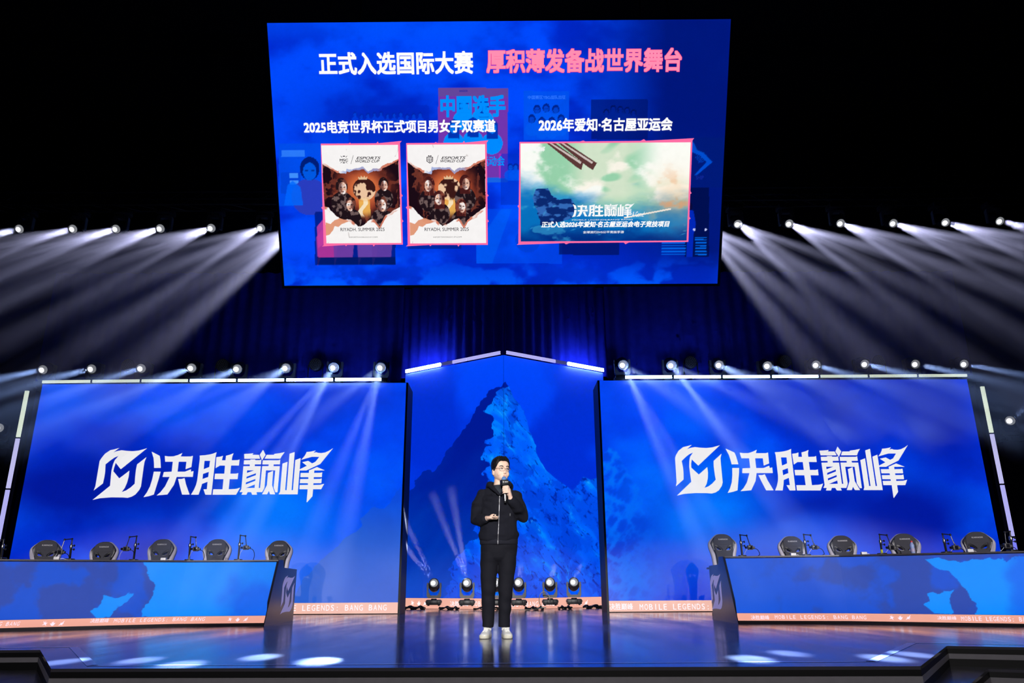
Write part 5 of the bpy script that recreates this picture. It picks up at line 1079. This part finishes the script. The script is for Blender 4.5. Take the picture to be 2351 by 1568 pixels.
# glasses
g = MB()
for s in (-1, 1):
    l = [(s*.035+.026*math.copysign(abs(math.cos(a))**.7, math.cos(a)), 1.658+.017*math.copysign(abs(math.sin(a))**.7, math.sin(a))) for a in [i*math.pi/12 for i in range(25)]]
    g.tube([HP(x, .113-.9*max(0, abs(x)-.03)**1.2, z) for x, z in l], .0014, 6)
    g.tube([HP(s*.060, .100, 1.666), HP(s*.083, .075, 1.668), HP(s*.090, .0, 1.664), HP(s*.086, -.02, 1.65)], .0019, 6)
g.tube([HP(-.010, .112, 1.662), HP(0, .115, 1.665), HP(.010, .112, 1.662)], .0014, 6); part('glasses', g, GOLD, man)
# hair: short sides, fuller swept top
def zlow(an):
    a = abs((an+math.pi) % (2*math.pi)-math.pi); P = [(0, 1.748), (.45, 1.747), (.72, 1.732), (.95, 1.700), (1.2, 1.672), (1.42, 1.645), (1.6, 1.648), (1.85, 1.668), (2.1, 1.628), (2.5, 1.585), (math.pi, 1.575)]
    for (x1, y1), (x2, y2) in zip(P, P[1:]):
        if x1 <= a <= x2: return y1+(y2-y1)*(a-x1)/(x2-x1)
    return 1.575
n, m = 72, 16; vs = []
for i in range(-1, m+1):
    for j in range(n):
        an = 2*math.pi*j/n; z0 = zlow(an); t = max(i, 0)/m; z = z0+(1.7788-z0)*(1-(1-t)**1.35); a = abs((an+math.pi) % (2*math.pi)-math.pi)
        th = (.0025+.006*sm(0, .45, t)+(.012 if a < 1 else .003)*sm(.25, .8, t)); lift = .02*sm(.35, 1, t)*(1.15-.15*math.cos(an+.5))
        st = .0022*math.sin(j*2.1+3*t)+.003*vnoise(np.array(j*.35), np.array(t*3)); p = head_pt(an, z, -.006 if i < 0 else th+st)
        vs.append(p+V((0, 0, (lift if i >= 0 else 0)+(.006*vnoise(np.array(j*.5), np.array(t*5+4)) if i > 3 else 0))))
fs = [(i*n+j, i*n+(j+1) % n, (i+1)*n+(j+1) % n, (i+1)*n+j) for i in range(m+1) for j in range(n)]+[tuple((m+1)*n+j for j in range(n))]
hb = MB().add(vs, fs)
for j in range(64):                                      # a few raised locks combed back and to the side
    an = -1.5+3.0*j/63; z = 1.744+.024*random.random(); p = head_pt(an, z, .010); q = head_pt(an*.75+.15, 1.772, .012)+V((0, 0, .014+.016*random.random())); r = head_pt(an*.5+.3, 1.778, 0)+V((0, 0, .018))-hf_*.04
    hb.tube([p, (p+q)/2+(p-HP(0, 0, p.z)).normalized()*.006, q, r], [.003, .0062, .0055, .0015], 6)
part('hair', hb, HAIR, man, 60)
# clothes
hd = MB().loft([(.032, .01, .925, .190, .135, .13), (.032, .01, .95, .203, .148, .14), (.032, .01, .985, .207, .152, .145), (.032, .01, 1.05, .198, .146, .138), (.033, .01, 1.18, .188, .142, .135), (.033, .01, 1.29, .190, .142, .14), (.032, .012, 1.36, .196, .128, .135), (.032, .016, 1.41, .184, .105, .115), (.033, .02, 1.447, .158, .086, .098), (.033, .02, 1.468, .128, .075, .09), (.034, .022, 1.49, .085, .062, .075)])
hd.limb([AL[0]+V((-.01, 0, .0)), V((-.188, .028, 1.27)), AL[1]+V((.008, -.0, .0)), V((-.152, -.045, 1.135)), AL[2]+V((-.022, .03, -.002))], [.068, .073, .070, .064, .047])
hd.limb([AR[0]+V((.008, 0, .0)), V((.252, .012, 1.29)), AR[1]+V((-.006, 0, 0)), V((.228, -.07, 1.262)), AR[2]+V((.016, .02, -.028))], [.068, .073, .067, .062, .046])
hood = fused('hoodie', hd, HOODIE, man, .0065, 5, .013, 13, (1, 1, 1.7), 3)
bvh = BVHTree.FromObject(hood, bpy.context.evaluated_depsgraph_get())
def front(x, z, off=.002):
    h = bvh.ray_cast(V((x, -1, z)), V((0, 1, 0))); y = h[0].y if h[0] else -.13; return V((x, y-off, z))
part('hem_band', MB().loft([(.033, .01, .893, .188, .130, .125), (.033, .01, .905, .196, .138, .132), (.033, .01, .945, .197, .140, .134), (.033, .01, .952, .192, .136, .13)], 40), RIB, hood, 60)
for A, d0 in ((AL, V((.05, -.055, .004))), (AR, V((-.055, -.045, .075)))):
    d = (A[2]-A[1]).normalized(); c = A[2]-d*.018; part('cuff', MB().tube([c-d*.040, c-d*.03, c+d*.008, c+d*.012], [.044, .043, .034, .028], 16, cap=True), RIB, hood, 60)
zt = [(.0425, 1.385), (.040, 1.30), (.036, 1.18), (.031, 1.06), (.027, .97), (.0245, .895)]
def strip(pts, w, off):
    mb = MB(); P = [(front(x-w/2, z, off), front(x+w/2, z, off)) for x, z in pts]
    vs = [p for a, b_ in P for p in (V((a.x, min(a.y, b_.y), a.z)), V((b_.x, min(a.y, b_.y), b_.z)))]; m = len(vs)
    vs += [v+V((0, .004, 0)) for v in vs]
    for i in range(len(P)-1): a = 2*i; mb_ = (a, a+1, a+3, a+2); mb.f += [mb_, (a+m+2, a+m+3, a+m+1, a+m), (a, a+2, a+m+2, a+m), (a+1, a+m+1, a+m+3, a+3)]
    mb.v = vs; mb.mi = [0]*len(mb.f); return mb
fine = []
for (x1, z1), (x2, z2) in zip(zt, zt[1:]): fine += [(x1+(x2-x1)*i/8, z1+(z2-z1)*i/8) for i in range(8)]
fine.append(zt[-1]); part('zip', strip(fine, .0062, .0065), ZIP, hood, 0)
part('zip_pull', MB().box(front(.0425, 1.372, .008), (.009, .006, .03), bev=.002).box(V((.0245, -.138, .915)), (.009, .006, .035), bev=.002), ZIP, hood)
tee = MB(); tp = [(-.028, 1.497), (-.012, 1.455), (.012, 1.42), (.042, 1.386), (.068, 1.42), (.094, 1.455), (.112, 1.50)]
vs = [V((x, -.052-.55*(1.50-z)-.004, z)) for x, z in tp]; c0 = V((.042, -.062, 1.495)); c1 = V((.042, -.10, 1.44))
tee.loft([(.04, .018, 1.40, .10, .118, .08), (.04, .018, 1.43, .095, .108, .08), (.039, .016, 1.465, .078, .088, .07), (.039, .014, 1.492, .066, .072, .062), (.039, .013, 1.503, .062, .066, .06)], 32)
part('undershirt', tee, TEE, man, 60)
hk = MB()
for pts in ([(.040, -.137, 1.385), (.012, -.128, 1.418), (-.022, -.105, 1.455), (-.052, -.064, 1.488), (-.068, -.005, 1.508), (-.052, .055, 1.512), (.0, .092, 1.505), (.045, .102, 1.50)], [(.046, -.137, 1.385), (.078, -.126, 1.418), (.108, -.098, 1.458), (.132, -.058, 1.492), (.142, .0, 1.515), (.122, .058, 1.516), (.085, .090, 1.508), (.045, .102, 1.50)]):
    hk.tube(pts, [(.010, .010), (.017, .015), (.022, .022), (.027, .03), (.03, .036), (.032, .04), (.034, .042), (.034, .042)], 14)
hk.ell((.037, .10, 1.44), (.125, .06, .10)).ell((.16, .05, 1.492), (.028, .05, .04)).ell((-.075, .04, 1.485), (.03, .05, .035))
fused('hood', hk, HOODIE, hood, .006, 3, .004, 18, (1, 1, 1), 5)
for x, zb, tip in ((-.048, 1.21, 0), (.147, 1.198, 1)):
    mb = MB().tube([front(x+(.02 if x < 0 else -.05), 1.40, .006), front(x, 1.33, .005), front(x+.003, 1.26, .005), front(x+.004, zb, .005)], .0024, 6); ds = part('drawstring', mb, RIB, hood)
    if tip: part('drawstring_tip', MB().tube([front(x+.004, zb+.004, .006), front(x+.003, zb-.022, .006)], .0038, 8), ZIP, ds)
tr_ = MB().loft([(.03, .01, .735, .10, .085, .10), (.03, .01, .77, .165, .108, .125), (.03, .01, .82, .190, .118, .13), (.031, .01, .87, .192, .122, .128), (.032, .01, .93, .186, .122, .12)])
for pts, r in (([(-.062, .01, .81), (-.068, .006, .70), (-.070, .0, .55), (-.0705, -.004, .42), (-.074, .012, .27), (-.078, .026, .14), (-.081, .026, .098)], [(.098, .106), (.092, .098), (.079, .086), (.070, .076), (.066, .07), (.058, .066), (.058, .07)]),
               ([(.122, .01, .81), (.120, .006, .70), (.108, .0, .55), (.096, -.004, .42), (.092, .012, .27), (.086, .026, .14), (.084, .026, .098)], [(.098, .106), (.092, .098), (.080, .086), (.072, .076), (.064, .07), (.055, .066), (.055, .07)])):
    tr_.tube(pts, r, 22)
tr_.ell((.028, .01, .755), (.075, .085, .06))
fused('trousers', tr_, JEANS, man, .0065, 5, .0075, 8, (1.3, 1.3, 2.0), 9)
def shoe(x, rz):
    q = Quaternion((0, 0, 1), rz); c = V((x, -.04, 0)); R = lambda p: c+q@V(p)
    ol = [(-.036, .115), (-.043, .06), (-.040, .0), (-.047, -.06), (-.049, -.11), (-.042, -.15), (-.022, -.172), (.006, -.174), (.032, -.158), (.046, -.12), (.047, -.06), (.040, .0), (.041, .06), (.035, .115), (.015, .13), (-.015, .13)]
    up_ = MB(); rings = [(.125, .020, .03, .075), (.10, .036, .03, .092), (.05, .040, .03, .098), (.01, .040, .03, .094), (-.04, .042, .03, .080), (-.09, .044, .03, .064), (-.13, .041, .03, .052), (-.158, .030, .03, .044), (-.170, .014, .03, .036)]
    vs = []; n = 18
    for y, w, zb, zt_ in rings:
        for j in range(n):
            a = 2*math.pi*j/n; s_ = math.sin(a); h = (zt_-zb); vs.append(R((w*math.copysign(abs(math.cos(a))**.75, math.cos(a)), y, zb+h*s_ if s_ > 0 else zb+.012*s_)))
    k = len(rings); up_.add(vs, [((i+1)*n+j, (i+1)*n+(j+1) % n, i*n+(j+1) % n, i*n+j) for i in range(k-1) for j in range(n)]+[tuple(range(n)), tuple((k-1)*n+j for j in range(n-1, -1, -1))])
    up_.tube([R((0, .06, .07)), R((0, .055, .115))], [.042, .040], 16)
    sh = part('shoe', up_, SHOE, man, 60)
    sm_ = smooth_loop(ol, 2); mb = MB(); n = len(sm_); mb.add([R((px_*sc_, py_*sc_, z)) for z, sc_ in ((.002, .96), (.007, 1.0), (.028, 1.02), (.036, .97)) for px_, py_ in sm_], [(i*n+(j+1) % n, i*n+j, (i+1)*n+j, (i+1)*n+(j+1) % n) for i in range(3) for j in range(n)]+[tuple(range(n)), tuple(3*n+j for j in range(n-1, -1, -1))])
    bm_flip = [tuple(reversed(f)) for f in mb.f]; mb.f = bm_flip
    part('sole', mb, SOLE, sh, 50); la = MB()
    for i in range(5):
        y = -.085+i*.026; z = .070+i*.0075; la.tube([R((-.022, y, z-.008)), R((0, y-.004, z+.001)), R((.022, y, z-.008))], .0032, 6)
    part('laces', la, LACE, sh)
shoe(-.092, -.16); shoe(.108, .14)

# microphone with its cube and the clicker
MBK = pm('microphone_black', (.012, .012, .014), .35); FOAM = pm('blue_foam_windscreen', (.10, .22, .48), .9, var=.25, scale=400, bump=.4); FLAG = pm('mic_cube_black', (.015, .015, .018), .5); FPRT = pm('mic_cube_print', (.75, .75, .75), .5); STEELM = pm('mic_steel', (.5, .5, .52), .25, metal=1)
a0, a1 = V((.1015, -.186, 1.302)), V((.0875, -.172, 1.568)); ax = (a1-a0).normalized(); qm = V((0, 0, 1)).rotation_difference(ax)
mt = thing('microphone', 'black hand-held microphone with blue foam and printed cube held by the man', 'microphone', PO+a0)
mp_ = lambda mb: MB().add([v-a0 for v in mb.v], mb.f)
part('handle', mp_(MB().lathe([(.011, 0), (.0145, .01), (.016, .10), (.018, .17), (.019, .19)], a0, qm, 20)), MBK, mt); part('windscreen', mp_(MB().lathe([(.018, .185), (.024, .20), (.0265, .225), (.0255, .248), (.018, .264), (.008, .271), (0, .273)], a0, qm, 24)), FOAM, mt)
fc = a0+ax*.207; fq = Quaternion((0, 0, 1), .42)@Quaternion((0, 1, 0), -.08); fl = part('cube', mp_(MB().box(fc, (.070, .070, .056), fq, .004)), FLAG, mt)
v, f = glyphs(CN, 0, 0); v = (v-v.min(0))/(v.max(0)-v.min(0))
for rot, x0 in ((fq, 0), (fq@Quaternion((0, 0, 1), math.pi/2), 0)):
    part('cube_lettering', mp_(MB().add([fc+rot@V((.007+(a-.5)*.038, -.0358, (b_-.5)*.0135+.004)) for a, b_ in v], f)), FPRT, fl, 0)
    em = [(-.031+.013*x_+.0, .0045+.014*(y_-.5)) for x_, y_ in U_EMB[0][0]]; tri = tessellate_polygon([[V((x_, z_, 0)) for x_, z_ in em]])
    part('cube_emblem', mp_(MB().add([fc+rot@V((x_, -.0358, z_)) for x_, z_ in em], [t for t in tri])), FPRT, fl, 0)
part('steel_stripe', mp_(MB().lathe([(.0151, .02), (.0166, .085)], a0, qm, 20)), STEELM, mt)
ck = thing('presentation_clicker', 'small black clicker in the lowered hand of the man', 'clicker', PO+V((.004, -.238, 1.172)))
part('clicker_body', MB().box((0, 0, 0), (.052, .022, .014), Quaternion((0, 0, 1), -.6), .005), MBK, ck); part('button', MB().ell((-.006, .002, .008), (.006, .005, .003), n=10), STEELM, ck)

# ------------------------------------------------------------------ haze in the light beams
def haze_mat(nm, dens, absorb):
  HZ = bpy.data.materials.new(nm); HZ.use_nodes = True; nt = HZ.node_tree
  for n_ in list(nt.nodes): nt.nodes.remove(n_)
  ou = nt.nodes.new('ShaderNodeOutputMaterial'); vsn = nt.nodes.new('ShaderNodeVolumeScatter'); van = nt.nodes.new('ShaderNodeVolumeAbsorption'); adn = nt.nodes.new('ShaderNodeAddShader')
  vsn.inputs['Density'].default_value = dens; vsn.inputs['Anisotropy'].default_value = .35; vsn.inputs['Color'].default_value = (.86, .87, 1, 1)
  van.inputs['Density'].default_value = absorb; van.inputs['Color'].default_value = (.2, .2, .25, 1)
  nt.links.new(vsn.outputs[0], adn.inputs[0]); nt.links.new(van.outputs[0], adn.inputs[1]); nt.links.new(adn.outputs[0], ou.inputs['Volume'])
  HZ.cycles.volume_sampling = 'EQUIANGULAR'; HZ.cycles.homogeneous_volume = True
  return HZ
HZ = {'hi': haze_mat('haze_under_the_truss', .06, .23), 'lo': haze_mat('haze_over_the_stage', .014, .06), 'pool': haze_mat('haze_over_the_deck', .0042, .03), 'fl': haze_mat('haze_before_the_mountain', .035, .10)}
haze = thing('haze', 'thin haze that shows the pale light beams of the lamps', 'haze', (0, 12, 0), kind='stuff')
for p, d, w, kind in BEAMS:
    d = Vector(d).normalized(); al = math.radians(random.uniform(1.15, 1.75) if kind == 'hi' else .85 if w > 12000 and kind == 'lo' else random.uniform(1.1, 1.6)); L = 9.2 if kind == 'hi' else (12 if w > 12000 else 7.5) if kind == 'lo' else (3.6 if w > 5000 else 1.5)
    if d.z < 0: L = min(L, (p.z-.03-.35)/-d.z) if kind != 'fl' else L
    r0, r1 = .055, .055+L*math.tan(al*1.05); q = Vector((0, 0, 1)).rotation_difference(d); n = 16
    s0 = p+d*.02; hb = MB().add([s0+q@Vector((r*math.cos(2*math.pi*j/n), r*math.sin(2*math.pi*j/n), z)) for r, z in ((r0, 0), (r1, L)) for j in range(n)],
        [(j, (j+1) % n, n+(j+1) % n, n+j) for j in range(n)]+[tuple(range(n-1, -1, -1)), tuple(range(n, 2*n))])
    wpart('light_beam', hb, HZ['pool' if w > 12000 and kind == 'lo' else kind], haze, 0)
    sp = spot('beam_light', p+d*.015, p+d*5, w*(2.1 if kind == 'hi' else 1.5 if kind == 'fl' else 4 if w > 12000 else 2.4), math.degrees(al)*2, .75, .05, (.72, .73, 1) if kind == 'hi' else (.62, .72, 1) if kind == 'fl' else (.36, .55, 1))
